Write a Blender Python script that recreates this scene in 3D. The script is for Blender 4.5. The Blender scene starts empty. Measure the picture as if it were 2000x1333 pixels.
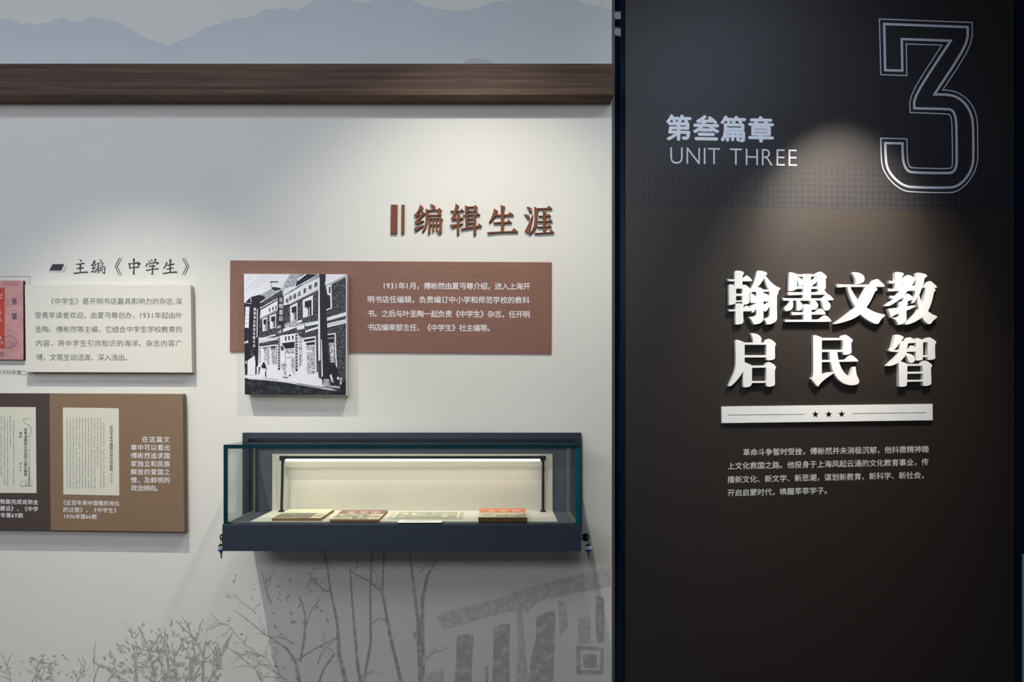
import bpy, math, random
from mathutils import Vector, Matrix
from mathutils.geometry import delaunay_2d_cdt
random.seed(7)
SC = bpy.context.scene
COL = SC.collection
# ------------------------------------------------------------------ camera
F = 1680.0; CX = 975.0; CY = 780.0; CD = 2.6; CZ = 1.5     # focal length in px, foot of the wall normal, distance, eye height
cam = bpy.data.cameras.new('camera'); cam_o = bpy.data.objects.new('camera', cam); COL.objects.link(cam_o)
cam.sensor_width = 36; cam.lens = 36*F/2000
cam.shift_x = (1000-CX)/2000; cam.shift_y = (CY-666.5)/2000
cam_o.location = (0, -CD, CZ); cam_o.rotation_euler = (math.pi/2, 0, 0); cam.clip_start = .05
SC.camera = cam_o
# ------------------------------------------------------------------ world, lights, exposure
w = bpy.data.worlds.new('world'); SC.world = w; w.use_nodes = True
w.node_tree.nodes['Background'].inputs[0].default_value = (.5, .6, .8, 1)
w.node_tree.nodes['Background'].inputs[1].default_value = .05
SC.view_settings.view_transform = 'Standard'; SC.view_settings.look = 'None'
SC.view_settings.exposure = 0; SC.view_settings.gamma = 1; SC.view_settings.use_curve_mapping = False
def lamp(name, kind, loc, aim, energy, color, **kw):
    l = bpy.data.lights.new(name, kind); o = bpy.data.objects.new(name, l); COL.objects.link(o)
    l.energy = energy; l.color = color
    for k, v in kw.items(): setattr(l, k, v)
    o.location = loc
    o.rotation_euler = (Vector(aim)-Vector(loc)).to_track_quat('-Z', 'Y').to_euler()
    return o
R = math.radians
WARM = (1, .95, .82)
lamp('track_or_added_spot', 'SPOT', (-.05, -.82, 2.80), (-.06, 0, 1.46), 45, WARM, spot_size=R(82), spot_blend=1, shadow_soft_size=.012)
lamp('track_or_added_spot', 'SPOT', (-1.06, -.82, 2.80), (-1.06, -.2, 0.72), 86, WARM, spot_size=R(70), spot_blend=1, shadow_soft_size=.012)
lamp('track_or_added_spot', 'SPOT', (1.04, -.82, 2.80), (1.02, 0, 1.70), 92, (1, .92, .80), spot_size=R(46), spot_blend=1, shadow_soft_size=.012)
lamp('track_or_added_spot', 'SPOT', (.75, -1.0, 2.86), (.80, 0, 2.35), 13, (.74, .86, 1), spot_size=R(70), spot_blend=1, shadow_soft_size=.03)  # unseen cool spot, added to brighten the titles on the tall board
lamp('track_or_added_spot', 'SPOT', (1.03, -.62, 2.74), (1.03, 0, 2.0), 105, (1, .86, .70), spot_size=R(36), spot_blend=1, shadow_soft_size=.012)  # unseen narrow spot, added to strengthen the highlight on the tall board
lamp('upper_fill', 'AREA', (-1.38, -1.1, 2.92), (-1.38, -.45, 1.6), 15, (.72, .84, 1), shape='RECTANGLE', size=3.7, size_y=.25)  # unseen area light, added to lift the upper wall
lamp('ceiling_fill', 'AREA', (-1.2, -2.5, 2.9), (-1.0, -1.6, 0), 38, (.78, .86, 1), shape='RECTANGLE', size=3.0, size_y=1.4)  # unseen broad fill, placed to favour the case side over the board
lamp('rear_fill', 'AREA', (-1.6, -4.7, 2.6), (-.8, 0, 1.1), 45, (.90, .92, 1), shape='RECTANGLE', size=2.6, size_y=.5)  # unseen fill, added far back to lift the shade under the case
# ------------------------------------------------------------------ helpers
def lin(c):
    return tuple((x/255/12.92 if x/255 <= .04045 else ((x/255+.055)/1.055)**2.4) for x in c)
def P(px, py, d=CD): return ((px-CX)/F*d, CZ-(py-CY)/F*d)          # a point seen at a pixel, on the upright plane at distance d
def H(px, py, z):                                                   # a point seen at a pixel, on the level plane at height z
    d = F*(CZ-z)/(py-CY); return ((px-CX)/F*d, d-CD)
def mat(name, rgb, rough=.6, spec=.5, metal=0, var=0, vscale=20, bump=0, bscale=300, emit=None, es=1, stretch=(1, 1, 1)):
    m = bpy.data.materials.new(name); m.use_nodes = True; nt = m.node_tree; b = nt.nodes['Principled BSDF']
    c = lin(rgb)
    b.inputs['Base Color'].default_value = (*c, 1); b.inputs['Roughness'].default_value = rough
    b.inputs['Specular IOR Level'].default_value = spec; b.inputs['Metallic'].default_value = metal
    tc = nt.nodes.new('ShaderNodeTexCoord'); mp = nt.nodes.new('ShaderNodeMapping'); mp.inputs['Scale'].default_value = stretch
    nt.links.new(tc.outputs['Object'], mp.inputs['Vector'])
    n = nt.nodes.new('ShaderNodeTexNoise'); n.inputs['Scale'].default_value = vscale; n.inputs['Detail'].default_value = 5
    nt.links.new(mp.outputs[0], n.inputs['Vector'])
    r = nt.nodes.new('ShaderNodeValToRGB'); v = var or .02
    r.color_ramp.elements[0].position = .3; r.color_ramp.elements[1].position = .7
    r.color_ramp.elements[0].color = (*[x*(1-v) for x in c], 1); r.color_ramp.elements[1].color = (*[min(1, x*(1+v)) for x in c], 1)
    nt.links.new(n.outputs['Fac'], r.inputs[0]); nt.links.new(r.outputs[0], b.inputs['Base Color'])
    if bump:
        n2 = nt.nodes.new('ShaderNodeTexNoise'); n2.inputs['Scale'].default_value = bscale
        nt.links.new(tc.outputs['Object'], n2.inputs['Vector'])
        bp = nt.nodes.new('ShaderNodeBump'); bp.inputs['Strength'].default_value = bump; bp.inputs['Distance'].default_value = .001
        nt.links.new(n2.outputs['Fac'], bp.inputs['Height']); nt.links.new(bp.outputs[0], b.inputs['Normal'])
    if emit:
        b.inputs['Emission Color'].default_value = (*lin(emit), 1); b.inputs['Emission Strength'].default_value = es
    return m
def speckle(name, c0, c1, scale, thr, soft=.05, rough=.6, stretch=(1, 1, 1), detail=3, spec=.3):    # two print colours mottled by noise
    m = mat(name, c0, rough, spec); nt = m.node_tree
    n = [x for x in nt.nodes if x.type == 'TEX_NOISE'][0]; n.inputs['Scale'].default_value = scale; n.inputs['Detail'].default_value = detail
    [x for x in nt.nodes if x.type == 'MAPPING'][0].inputs['Scale'].default_value = stretch
    r = [x for x in nt.nodes if x.type == 'VALTORGB'][0].color_ramp
    r.elements[0].position = thr-soft; r.elements[1].position = thr+soft
    r.elements[0].color = (*lin(c0), 1); r.elements[1].color = (*lin(c1), 1)
    return m
STUFF = ('printed_text', 'printed_paragraph', 'cover_script', 'small_print', 'page_title', 'cover_title', 'tag_print', 'page_ornament', 'card_figures', 'cover_number', 'printed_caption')
class MB:
    def __init__(s): s.v = []; s.f = []; s.mi = []
    def add(s, vs, fs, mi=0):
        o = len(s.v); s.v += [tuple(v) for v in vs]; s.f += [tuple(i+o for i in f) for f in fs]; s.mi += [mi]*len(fs); return s
    def box(s, x0, x1, y0, y1, z0, z1, mi=0):
        vs = [(x, y, z) for x in (x0, x1) for y in (y0, y1) for z in (z0, z1)]
        return s.add(vs, [(0, 1, 3, 2), (4, 6, 7, 5), (0, 4, 5, 1), (2, 3, 7, 6), (0, 2, 6, 4), (1, 5, 7, 3)], mi)
    def prism(s, pts, y0, y1, mi=0):      # outline in (x,z), counter-clockwise; front at y0 (towards the room), back at y1
        n = len(pts)
        vs = [(x, y0, z) for x, z in pts]+[(x, y1, z) for x, z in pts]
        return s.add(vs, [tuple(range(n)), tuple(range(2*n-1, n-1, -1))]+[(i, n+i, n+(i+1) % n, (i+1) % n) for i in range(n)], mi)
    def tube(s, p0, p1, r0, r1=None, n=14, mi=0):
        r1 = r0 if r1 is None else r1; p0 = Vector(p0); p1 = Vector(p1); d = (p1-p0).normalized()
        a = d.orthogonal().normalized(); b = d.cross(a)
        vs = [p+(a*math.cos(t)+b*math.sin(t))*r for p, r in ((p0, r0), (p1, r1)) for t in [2*math.pi*i/n for i in range(n)]]
        return s.add(vs, [tuple(range(n-1, -1, -1)), tuple(range(n, 2*n))]+[(i, (i+1) % n, n+(i+1) % n, n+i) for i in range(n)], mi)
    def torus(s, c, R0, r, axis='Y', n=24, k=8, mi=0, sx=1, sz=1):
        vs = []; fs = []
        for i in range(n):
            t = 2*math.pi*i/n
            for j in range(k):
                u = 2*math.pi*j/k; rr = R0+r*math.cos(u); q = (rr*math.cos(t)*sx, r*math.sin(u), rr*math.sin(t)*sz)
                if axis == 'X': q = (q[1], q[0], q[2])
                vs.append((c[0]+q[0], c[1]+q[1], c[2]+q[2]))
                fs.append((i*k+j, i*k+(j+1) % k, ((i+1) % n)*k+(j+1) % k, ((i+1) % n)*k+j))
        return s.add(vs, fs, mi)
    def build(s, name, mats, parent=None, loc=None, recalc=False, smooth=False):
        stuff = name in STUFF
        me = bpy.data.meshes.new(name)
        if loc: me.from_pydata([(a-loc[0], b-loc[1], c-loc[2]) for a, b, c in s.v], [], s.f)
        else: me.from_pydata(s.v, [], s.f)
        for m in (mats if isinstance(mats, (list, tuple)) else [mats]): me.materials.append(m)
        for p, i in zip(me.polygons, s.mi): p.material_index = i
        if smooth:
            for p in me.polygons: p.use_smooth = True
        me.update()
        if recalc:
            import bmesh
            b = bmesh.new(); b.from_mesh(me); bmesh.ops.recalc_face_normals(b, faces=b.faces); b.to_mesh(me); b.free()
        o = bpy.data.objects.new(name, me); COL.objects.link(o)
        if stuff: o['kind'] = 'stuff'
        if loc: o.location = loc
        if parent:
            o.parent = parent; o.matrix_parent_inverse = Matrix.Translation(parent.location).inverted()
        return o
def bevel(o, w=.001, seg=2):
    m = o.modifiers.new('bevel', 'BEVEL'); m.width = w; m.segments = seg; m.limit_method = 'ANGLE'; return o
def tag(o, label=None, cat=None, group=None, kind=None):
    if label: o['label'] = label
    if cat: o['category'] = cat
    if group: o['group'] = group
    if kind: o['kind'] = kind
    return o
def thing(name, loc, label, cat, group=None):
    o = bpy.data.objects.new(name, None); COL.objects.link(o); o.location = loc; o.empty_display_size = .05
    return tag(o, label, cat, group)
def area(p): return sum(p[i][0]*p[(i+1) % len(p)][1]-p[(i+1) % len(p)][0]*p[i][1] for i in range(len(p)))/2
def ccw(p): return p if area(p) > 0 else p[::-1]
def soften(p, it=1, lim=60):          # rounds off gentle turns, keeps sharp corners
    for _ in range(it):
        q = []; n = len(p)
        for i in range(n):
            a, b, c = Vector(p[i-1]), Vector(p[i]), Vector(p[(i+1) % n])
            u, v = b-a, c-b
            if u.length < 1e-9 or v.length < 1e-9: continue
            if math.degrees(u.angle(v)) < lim: q += [tuple(b-u*.25), tuple(b+v*.25)]
            else: q.append(tuple(b))
        p = q
    return p
def union(polys):                     # one clean flat triangulation of overlapping outlines
    vs = []; fs = []
    for p in polys:
        p = ccw(p); o = len(vs); vs += [Vector(q) for q in p]; fs.append(list(range(o, o+len(p))))
    r = delaunay_2d_cdt(vs, [], fs, 0, 1e-7)
    tri = [tuple(f) for f, src in zip(r[2], r[5]) if src]
    return [tuple(v) for v in r[0]], tri
def solid(mb, polys, y0, y1, mi=0, mside=None):
    vs, tri = union(polys); n = len(vs); cnt = {}
    tri = [t if area([vs[i] for i in t]) > 0 else t[::-1] for t in tri]
    for t in tri:
        for i in range(len(t)): cnt[(t[i], t[(i+1) % len(t)])] = 1
    side = [(a, a+n, b+n, b) for (a, b) in cnt if (b, a) not in cnt]
    V = [(x, y0, z) for x, z in vs]+[(x, y1, z) for x, z in vs]; o = len(mb.v)
    mb.add(V, tri, mi); mb.f += [tuple(i+o for i in f) for f in side]; mb.mi += [mi if mside is None else mside]*len(side)
    mb.f += [tuple(o+n+i for i in t[::-1]) for t in tri]; mb.mi += [mi]*len(tri)
def flat(mb, pts, y, mi=0):
    pts = ccw(pts); mb.add([(x, y, z) for x, z in pts], [tuple(range(len(pts)))], mi)
def flatu(mb, polys, y, mi=0):
    vs, tri = union(polys); tri = [t if area([vs[i] for i in t]) > 0 else t[::-1] for t in tri]
    mb.add([(x, y, z) for x, z in vs], tri, mi)
def ribbon(pts, w, closed=False, w1=None):      # list of quads along a line
    out = []; n = len(pts); seg = n if closed else n-1
    def nrm(i):
        a = pts[(i-1) % n] if (closed or i > 0) else pts[i]; c = pts[(i+1) % n] if (closed or i < n-1) else pts[i]
        b = pts[i]; d1 = Vector((b[0]-a[0], b[1]-a[1])); d2 = Vector((c[0]-b[0], c[1]-b[1]))
        if d1.length < 1e-9: d1 = d2
        if d2.length < 1e-9: d2 = d1
        d1.normalize(); d2.normalize(); t = (d1+d2)
        if t.length < 1e-6: t = d1
        t.normalize(); nn = Vector((-t.y, t.x)); k = 1/max(.35, nn.dot(Vector((-d1.y, d1.x)))); return nn*k
    N = [nrm(i) for i in range(n)]
    W = [w if w1 is None else w+(w1-w)*i/(n-1) for i in range(n)]
    for i in range(seg):
        j = (i+1) % n; a, b = pts[i], pts[j]
        out.append([(a[0]+N[i].x*W[i]/2, a[1]+N[i].y*W[i]/2), (a[0]-N[i].x*W[i]/2, a[1]-N[i].y*W[i]/2),
                    (b[0]-N[j].x*W[j]/2, b[1]-N[j].y*W[j]/2), (b[0]+N[j].x*W[j]/2, b[1]+N[j].y*W[j]/2)])
    return out
# ---- printed lettering: glyph outlines come from Blender's built-in font
GL = {}
def glyph(ch, off=0):
    if (ch, off) in GL: return GL[(ch, off)]
    c = bpy.data.curves.new('glyph', 'FONT'); c.body = ch; c.size = 1; c.resolution_u = 3; c.offset = off
    o = bpy.data.objects.new('glyph', c); COL.objects.link(o); bpy.context.view_layer.update()
    me = bpy.data.meshes.new_from_object(o.evaluated_get(bpy.context.evaluated_depsgraph_get()))
    r = ([(v.co.x, v.co.y) for v in me.vertices], [tuple(p.vertices) for p in me.polygons])
    bpy.data.objects.remove(o); bpy.data.curves.remove(c); bpy.data.meshes.remove(me)
    GL[(ch, off)] = r; return r
ADV = {'1': .56, ',': .3, ' ': .5}
def put(mb, ch, ox, oz, ux, uz, vx, vz, y, mi=0, off=0):     # em square: origin at lower left, u along the line, v up
    vs, fs = glyph(ch, off)
    mb.add([(ox+a*ux+b*vx, y, oz+a*uz+b*vz) for a, b in vs], fs, mi)
def line(mb, s, xl, yl, xr, yr, em, y, d, bold=0, mi=0, off=0, tight=False):
    """a line of text from pixel (xl,yl) to (xr,yr) (centre height of the characters), em in pixels"""
    k = d/F
    adv = [ADV.get(c, .56 if c.isdigit() else 1) for c in s]
    # pitch so that the last glyph's ink ends at xr
    tot = sum(adv); pitch = (xr-xl)/(tot-.1 if s[-1] not in '，。' else tot-.6)
    dx, dy = xr-xl, yr-yl; L = math.hypot(dx, dy); cx_, cy_ = dx/L, dy/L
    pos = 0 if s[0] != '《' else -.45*0
    for c, a in zip(s, adv):
        px = xl+(pos*pitch-.05*em)*cx_; py = yl+(pos*pitch)*cy_
        e = em
        gx = (a*pitch-(.56*em if c.isdigit() else a*em))/2*(0 if tight else 0)
        X, Z = P(px+gx, py+.38*e, d)
        ux, uz = e*k*cx_, -e*k*cy_; vx, vz = 0, e*k
        if c != ' ':
            sh = [(0, 0)] if not bold else [(-bold, 0), (bold, 0), (0, bold), (0, -bold)]
            for i, (bx, bz) in enumerate(sh):
                if c.isdigit(): put(mb, c, X+bx*k, Z+bz*k+.0*e*k, ux*.98, uz, vx, vz*1.06, y-i*2e-5, mi)
                else: put(mb, c, X+bx*k, Z+bz*k, ux, uz, vx, vz, y-i*2e-5, mi, off)
        pos += a
# ------------------------------------------------------------------ materials
WALL = (226, 223, 215)
M = {}
M['wall'] = mat('wall_vinyl', WALL, .7, .2, var=.012, vscale=3, bump=.05, bscale=900)
M['wall_edge_dim'] = mat('wall_edge_dim_vinyl', (150, 146, 136), .6, .3)  # wall vinyl with the shade of the edge strip put into its colour
M['mountain'] = mat('mountain_ink', (206, 211, 213), .55, .35, var=.02, vscale=2)
M['mountain_lo'] = mat('mountain_haze_ink', (214, 217, 219), .55, .35, var=.02, vscale=2)
M['hill'] = mat('hill_ink', (190, 190, 196), .55, .35)
M['tree'] = speckle('tree_ink', (168, 164, 152), (206, 203, 195), 60, .56, .12, .6)
M['house'] = speckle('house_ink', (196, 193, 185), (215, 212, 204), 70, .5, .12, .55)
M['house_dark'] = speckle('house_dark_ink', (180, 177, 168), (208, 206, 197), 45, .56, .1, .55)
M['ink'] = mat('dark_ink', (60, 56, 68), .6, .3)
M['ink_text'] = mat('grey_text_ink', (92, 92, 94), .6, .3)
M['ink_line'] = mat('thin_line_ink', (150, 132, 120), .6, .3)
M['ink_grey'] = mat('pale_grey_ink', (160, 158, 156), .6, .3)
M['white_ink'] = mat('white_ink', (238, 236, 236), .55, .3)
M['panel_white'] = mat('white_board', (222, 218, 207), .6, .3, var=.01)
M['panel_side'] = mat('white_board_edge', (200, 196, 184), .6, .3)
M['red'] = mat('red_brown_board', (134, 93, 77), .5, .4, var=.07, vscale=9, stretch=(1, 1, 14))
M['brown_l'] = mat('tan_board', (133, 108, 84), .5, .4, var=.03, vscale=300)
M['brown_d'] = mat('dark_brown_board', (74, 62, 56), .5, .4, var=.04, vscale=300)
M['page'] = mat('page_print', (218, 215, 198), .6, .3, var=.02, vscale=30)
M['page_ink'] = mat('page_ink', (128, 128, 120), .6, .3)
M['page_title'] = mat('page_title_ink', (88, 88, 84), .6, .3)
M['pink'] = speckle('pink_cover', (206, 158, 154), (184, 130, 130), 28, .5, .2, .6, detail=8)
M['cover_red'] = mat('cover_red', (190, 72, 62), .6, .3, var=.06, vscale=60)
M['cover_red_ink'] = mat('cover_red_ink', (196, 100, 96), .6, .3)
M['cover_cream'] = mat('cover_cream_ink', (226, 190, 176), .6, .3)
M['stamp'] = mat('stamp_ink', (112, 84, 120), .6, .3)
M['blue_ink'] = mat('blue_black_ink', (62, 62, 82), .6, .3)
M['black_side'] = mat('black_edge', (26, 24, 24), .6, .3)
M['ph_white'] = mat('photo_white', (232, 232, 236), .45, .4)
M['ph_grey'] = speckle('photo_grey', (120, 122, 130), (205, 206, 212), 260, .5, .1, .45)
M['ph_black'] = speckle('photo_black', (14, 18, 26), (32, 36, 46), 160, .6, .1, .45)
M['ph_brick'] = speckle('photo_brick', (20, 23, 33), (160, 162, 170), 620, .60, .05, .45, stretch=(1, 1, .6))
M['ph_road'] = speckle('photo_road', (18, 22, 30), (70, 74, 82), 90, .62, .14, .45)
M['ph_mottle'] = speckle('photo_mottle', (70, 72, 82), (226, 226, 230), 420, .48, .06, .45)
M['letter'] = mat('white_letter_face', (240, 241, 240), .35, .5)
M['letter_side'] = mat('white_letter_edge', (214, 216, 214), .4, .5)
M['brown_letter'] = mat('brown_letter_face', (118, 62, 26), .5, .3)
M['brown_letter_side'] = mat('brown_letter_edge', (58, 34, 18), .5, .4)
M['case'] = mat('slate_metal', (38, 47, 59), .42, .5, bump=.04, bscale=1500)
M['case_in'] = mat('slate_metal_inner', (88, 92, 102), .5, .4, bump=.03, bscale=1200)
M['board_in'] = mat('linen_board', (212, 206, 192), .8, .2, var=.03, vscale=250, bump=.1, bscale=700)
M['black_metal'] = mat('black_metal', (38, 40, 42), .45, .5)
M['black_plastic'] = mat('black_plastic', (14, 14, 15), .3, .5)
M['steel'] = mat('steel', (170, 166, 160), .3, .5, metal=1)
M['silicone'] = mat('clear_seal', (120, 118, 108), .4, .5)
M['tag_white'] = mat('tag_paper', (220, 224, 232), .5, .4)
M['tag_blue'] = mat('tag_blue', (30, 80, 190), .4, .4)
M['led'] = mat('led_diffuser', (255, 255, 255), .5, .3, emit=(255, 252, 240), es=3.2)
M['spine'] = mat('aged_paper_edge', (150, 112, 72), .8, .2, var=.15, vscale=60, stretch=(1, 1, 30))
M['spine_dark'] = mat('dark_paper_edge', (104, 76, 44), .8, .2, var=.2, vscale=60, stretch=(1, 1, 30))
M['paper_cream'] = mat('aged_paper', (224, 213, 178), .75, .2, var=.04, vscale=30)
M['paper_green'] = mat('pale_green_paper', (212, 214, 178), .75, .2, var=.05, vscale=30)
M['cov_brown'] = mat('cover_brown', (150, 112, 96), .6, .3, var=.05, vscale=40)
M['cov_orange'] = mat('cover_orange', (214, 122, 80), .6, .3, var=.05, vscale=40)
M['cov_picture'] = speckle('cover_picture', (120, 116, 100), (224, 214, 176), 90, .52, .05, .7)
M['cov_picture_grey'] = speckle('cover_grey_picture', (128, 120, 104), (160, 152, 130), 40, .55, .1, .7)
M['card_grey'] = speckle('card_grey_picture', (164, 164, 146), (190, 190, 166), 40, .55, .1, .7)
M['mount'] = mat('card_mount', (190, 184, 160), .8, .2)
M['card_white'] = mat('label_card', (240, 238, 232), .7, .2)
def wood():
    m = mat('walnut_veneer', (98, 74, 58), .6, .25); nt = m.node_tree; b = nt.nodes['Principled BSDF']
    mp = [x for x in nt.nodes if x.type == 'MAPPING'][0]; mp.inputs['Scale'].default_value = (.55, 1, 26)
    n = [x for x in nt.nodes if x.type == 'TEX_NOISE'][0]; n.inputs['Scale'].default_value = 4.5; n.inputs['Detail'].default_value = 12; n.inputs['Roughness'].default_value = .68
    n.inputs['Distortion'].default_value = .35
    r = [x for x in nt.nodes if x.type == 'VALTORGB'][0].color_ramp
    r.elements[0].position = .32; r.elements[1].position = .70
    r.elements[0].color = (*lin((58, 42, 35)), 1); r.elements[1].color = (*lin((112, 86, 66)), 1)
    e = r.elements.new(.5); e.color = (*lin((82, 62, 50)), 1)
    return m
M['wood'] = wood()
def glass():
    m = bpy.data.materials.new('clear_glass'); m.use_nodes = True; nt = m.node_tree; nt.nodes.remove(nt.nodes['Principled BSDF'])
    out = [x for x in nt.nodes if x.type == 'OUTPUT_MATERIAL'][0]
    t = nt.nodes.new('ShaderNodeBsdfTransparent'); t.inputs[0].default_value = (.965, .985, .975, 1)
    g = nt.nodes.new('ShaderNodeBsdfGlossy'); g.inputs['Roughness'].default_value = .004
    fr = nt.nodes.new('ShaderNodeFresnel'); gm = nt.nodes.new('ShaderNodeNewGeometry'); ma = nt.nodes.new('ShaderNodeMath'); ma.operation = 'MULTIPLY_ADD'
    nt.links.new(gm.outputs['Backfacing'], ma.inputs[0]); ma.inputs[1].default_value = 1/1.5-1.5; ma.inputs[2].default_value = 1.5; nt.links.new(ma.outputs[0], fr.inputs[0])
    mx = nt.nodes.new('ShaderNodeMixShader'); nt.links.new(fr.outputs[0], mx.inputs[0]); nt.links.new(t.outputs[0], mx.inputs[1]); nt.links.new(g.outputs[0], mx.inputs[2])
    nt.links.new(mx.outputs[0], out.inputs[0]); return m
M['glass'] = glass()
M['glass_edge'] = mat('glass_cut_edge', (14, 52, 58), .12, .6, var=.2, vscale=30, stretch=(1, 1, 1))
M['glass_edge_lit'] = mat('glass_cut_edge_lit', (5, 88, 100), .12, .6, var=.35, vscale=12, stretch=(40, 1, 1))  # same cut glass, its brighter lit look painted into the colour
M['dark_glass'] = mat('blue_black_glass', (9, 28, 50), .03, .6)
def dark_board():
    m = mat('dark_board_lower', (38, 31, 27), .5, .42, var=.02, vscale=400, bump=.35, bscale=1300); c_ = m.node_tree.nodes['Principled BSDF']; c_.inputs['Coat Weight'].default_value = .25; c_.inputs['Coat Roughness'].default_value = .48; return m
M['board_lo'] = dark_board()
def dotted():
    m = mat('dark_board_upper', (32, 34, 43), .5, .5, bump=.3, bscale=1300); nt = m.node_tree; b = nt.nodes['Principled BSDF']; L = nt.links.new
    tc = nt.nodes.new('ShaderNodeTexCoord'); sp = nt.nodes.new('ShaderNodeSeparateXYZ'); L(tc.outputs['Object'], sp.inputs[0])
    def mt(op, a, bb=None, c=None):
        n = nt.nodes.new('ShaderNodeMath'); n.operation = op
        for i, v in enumerate((a, bb, c)):
            if v is None: continue
            if isinstance(v, (int, float)): n.inputs[i].default_value = v
            else: L(v, n.inputs[i])
        return n.outputs[0]
    pitch = .0178; zsk = mt('ADD', sp.outputs[2], mt('MULTIPLY', sp.outputs[0], .018))
    fx = mt('SUBTRACT', mt('FRACT', mt('ADD', mt('DIVIDE', sp.outputs[0], pitch), 100)), .5)
    fz = mt('SUBTRACT', mt('FRACT', mt('ADD', mt('DIVIDE', zsk, pitch), 100)), .5)
    rr = mt('SQRT', mt('ADD', mt('MULTIPLY', fx, fx), mt('MULTIPLY', fz, fz)))
    size = mt('MULTIPLY', mt('SUBTRACT', 2.36, zsk), 1.6)          # the dots shrink away upwards
    size = mt('MINIMUM', mt('MAXIMUM', size, 0), .42)
    dot = mt('LESS_THAN', rr, size)
    mixn = nt.nodes.new('ShaderNodeMix'); mixn.data_type = 'RGBA'
    L(dot, mixn.inputs[0]); mixn.inputs[6].default_value = (*lin((36, 35, 39)), 1); mixn.inputs[7].default_value = (*lin((23, 23, 31)), 1)
    L(mixn.outputs[2], b.inputs['Base Color']); return m
M['board_up'] = dotted()
M['number_ink'] = mat('number_ink', (190, 196, 212), .5, .4)
M['text_ink_w'] = mat('board_text_ink', (214, 214, 210), .5, .4)
M['room'] = mat('room_paint', (160, 162, 166), .7, .3)
M['room_dark'] = mat('room_dark_paint', (42, 42, 46), .7, .3)
M['ceiling'] = mat('ceiling_paint', (70, 72, 78), .8, .3)
M['floor'] = mat('grey_floor', (110, 106, 100), .4, .4, var=.05)
M['tube'] = mat('ceiling_tube', (255, 255, 255), .5, .3, emit=(225, 240, 235), es=3.2)
# ------------------------------------------------------------------ the setting
ZT = 2.95
floor = tag(MB().box(-3.4, 3.2, -5.2, .6, -.1, 0).build('floor', M['floor']), kind='structure')
ceil_ = tag(MB().box(-3.4, 3.2, -5.2, .6, ZT, ZT+.1).build('ceiling', M['ceiling']), kind='structure')
tag(MB().box(-3.5, -3.4, -5.2, .6, 0, ZT).build('wall_left', M['room']), kind='structure')
tag(MB().box(3.2, 3.3, -5.2, .6, 0, ZT).build('wall_right', M['room_dark']), kind='structure')
mb = MB(); mb.box(-3.4, 3.2, -5.3, -5.2, .83, ZT, 0); mb.box(-3.4, 3.2, -5.3, -5.19, 0, .83, 1)
tag(mb.build('wall_front', [M['room'], M['room_dark']]), kind='structure')
# the white exhibition wall with a right chamfer shaped to catch less light
WX = .3402
mb = MB()
mb.add([(-3.4, 0, 0), (WX, 0, 0), (WX, 0, ZT), (-3.4, 0, ZT)], [(0, 1, 2, 3)])
mb.add([(WX, 0, 0), (WX+.0105, .012, 0), (WX+.0105, .012, ZT), (WX, 0, ZT)], [(0, 1, 2, 3)], 1)
mb.add([(WX+.0105, .012, 0), (WX+.0105, .2, 0), (WX+.0105, .2, ZT), (WX+.0105, .012, ZT)], [(0, 1, 2, 3)], 1)
mb.add([(-3.4, .2, 0), (WX+.0105, .2, 0), (WX+.0105, .2, ZT), (-3.4, .2, ZT)], [(3, 2, 1, 0)], 1)
wall = tag(mb.build('wall_back', [M['wall'], M['wall_edge_dim']]), kind='structure')
# dark glass partition behind the tall board
part = tag(MB().box(WX+.0105, 3.2, .05, .07, 0, ZT).build('wall_far', M['dark_glass']), kind='structure')
# pale strip standing in for a blurry lit reflection, low at the right border of the view
x0, _ = P(1996.8, 0, 2.648)
tag(MB().box(x0, x0+.02, .046, .0498, 0, P(0, 1085, 2.63)[1]).build('reflection_strip', mat('pale_reflection', (120, 190, 205), .4, .5)), kind='structure')
# mountains on the upper wall
rA = [(-60, 112), (0, 120), (80, 125), (110, 145), (140, 158), (165, 152), (190, 146), (210, 156), (235, 165), (265, 152), (290, 145), (310, 152), (335, 138), (350, 128), (380, 124), (415, 115), (435, 128), (460, 135), (490, 142), (545, 140), (570, 118), (605, 108), (650, 120), (700, 130), (760, 140), (810, 165), (860, 195), (910, 225), (970, 255), (1040, 278), (1100, 297), (1180, 260), (1260, 230), (1300, 205), (1340, 180), (1370, 175), (1400, 160), (1440, 155), (1460, 135), (1485, 138), (1500, 130), (1560, 115), (1600, 115), (1640, 108), (1700, 75), (1740, 60), (1800, 58), (1860, 50), (1900, 58), (1940, 65), (1980, 40), (2000, 28)]
rB = [(60, -5), (120, -25), (210, -8), (270, 2), (320, 12), (370, 12), (440, -10), (540, -20), (610, -12), (650, 8), (700, 30), (740, 42), (780, 52), (850, 62), (900, 64), (960, 62), (1020, 55), (1080, 38), (1120, 20), (1180, 5), (1230, 6), (1280, 0), (1370, 2), (1450, -15), (1600, -15), (1660, 5), (1700, 25), (1760, 38), (1790, 36), (1820, 48), (1855, 58), (1872, 62)]
ridge = [(x/3.3333, y/3.3333) for x, y in rA]+[(600+x/3.125, y/3.125) for x, y in rB]
ridge = [(x, y+random.uniform(-.5, .5)) for x, y in ridge]
mb = MB()
for (x0, y0), (x1, y1) in zip(ridge, ridge[1:]):
    if x1 > 1194.4: x1 = 1194.4
    if x1 <= x0: continue
    for a, b, mi in [(k_/8, (k_+1)/8, k_) for k_ in range(8)]:
        q = []
        for (x, t0) in ((x0, y0), (x1, y1)):
            q.append((x, t0+(132-t0)*a)); q.append((x, t0+(132-t0)*b))
        flat(mb, [P(*q[0]), P(*q[1]), P(*q[3]), P(*q[2])], -.0004, mi)
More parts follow.
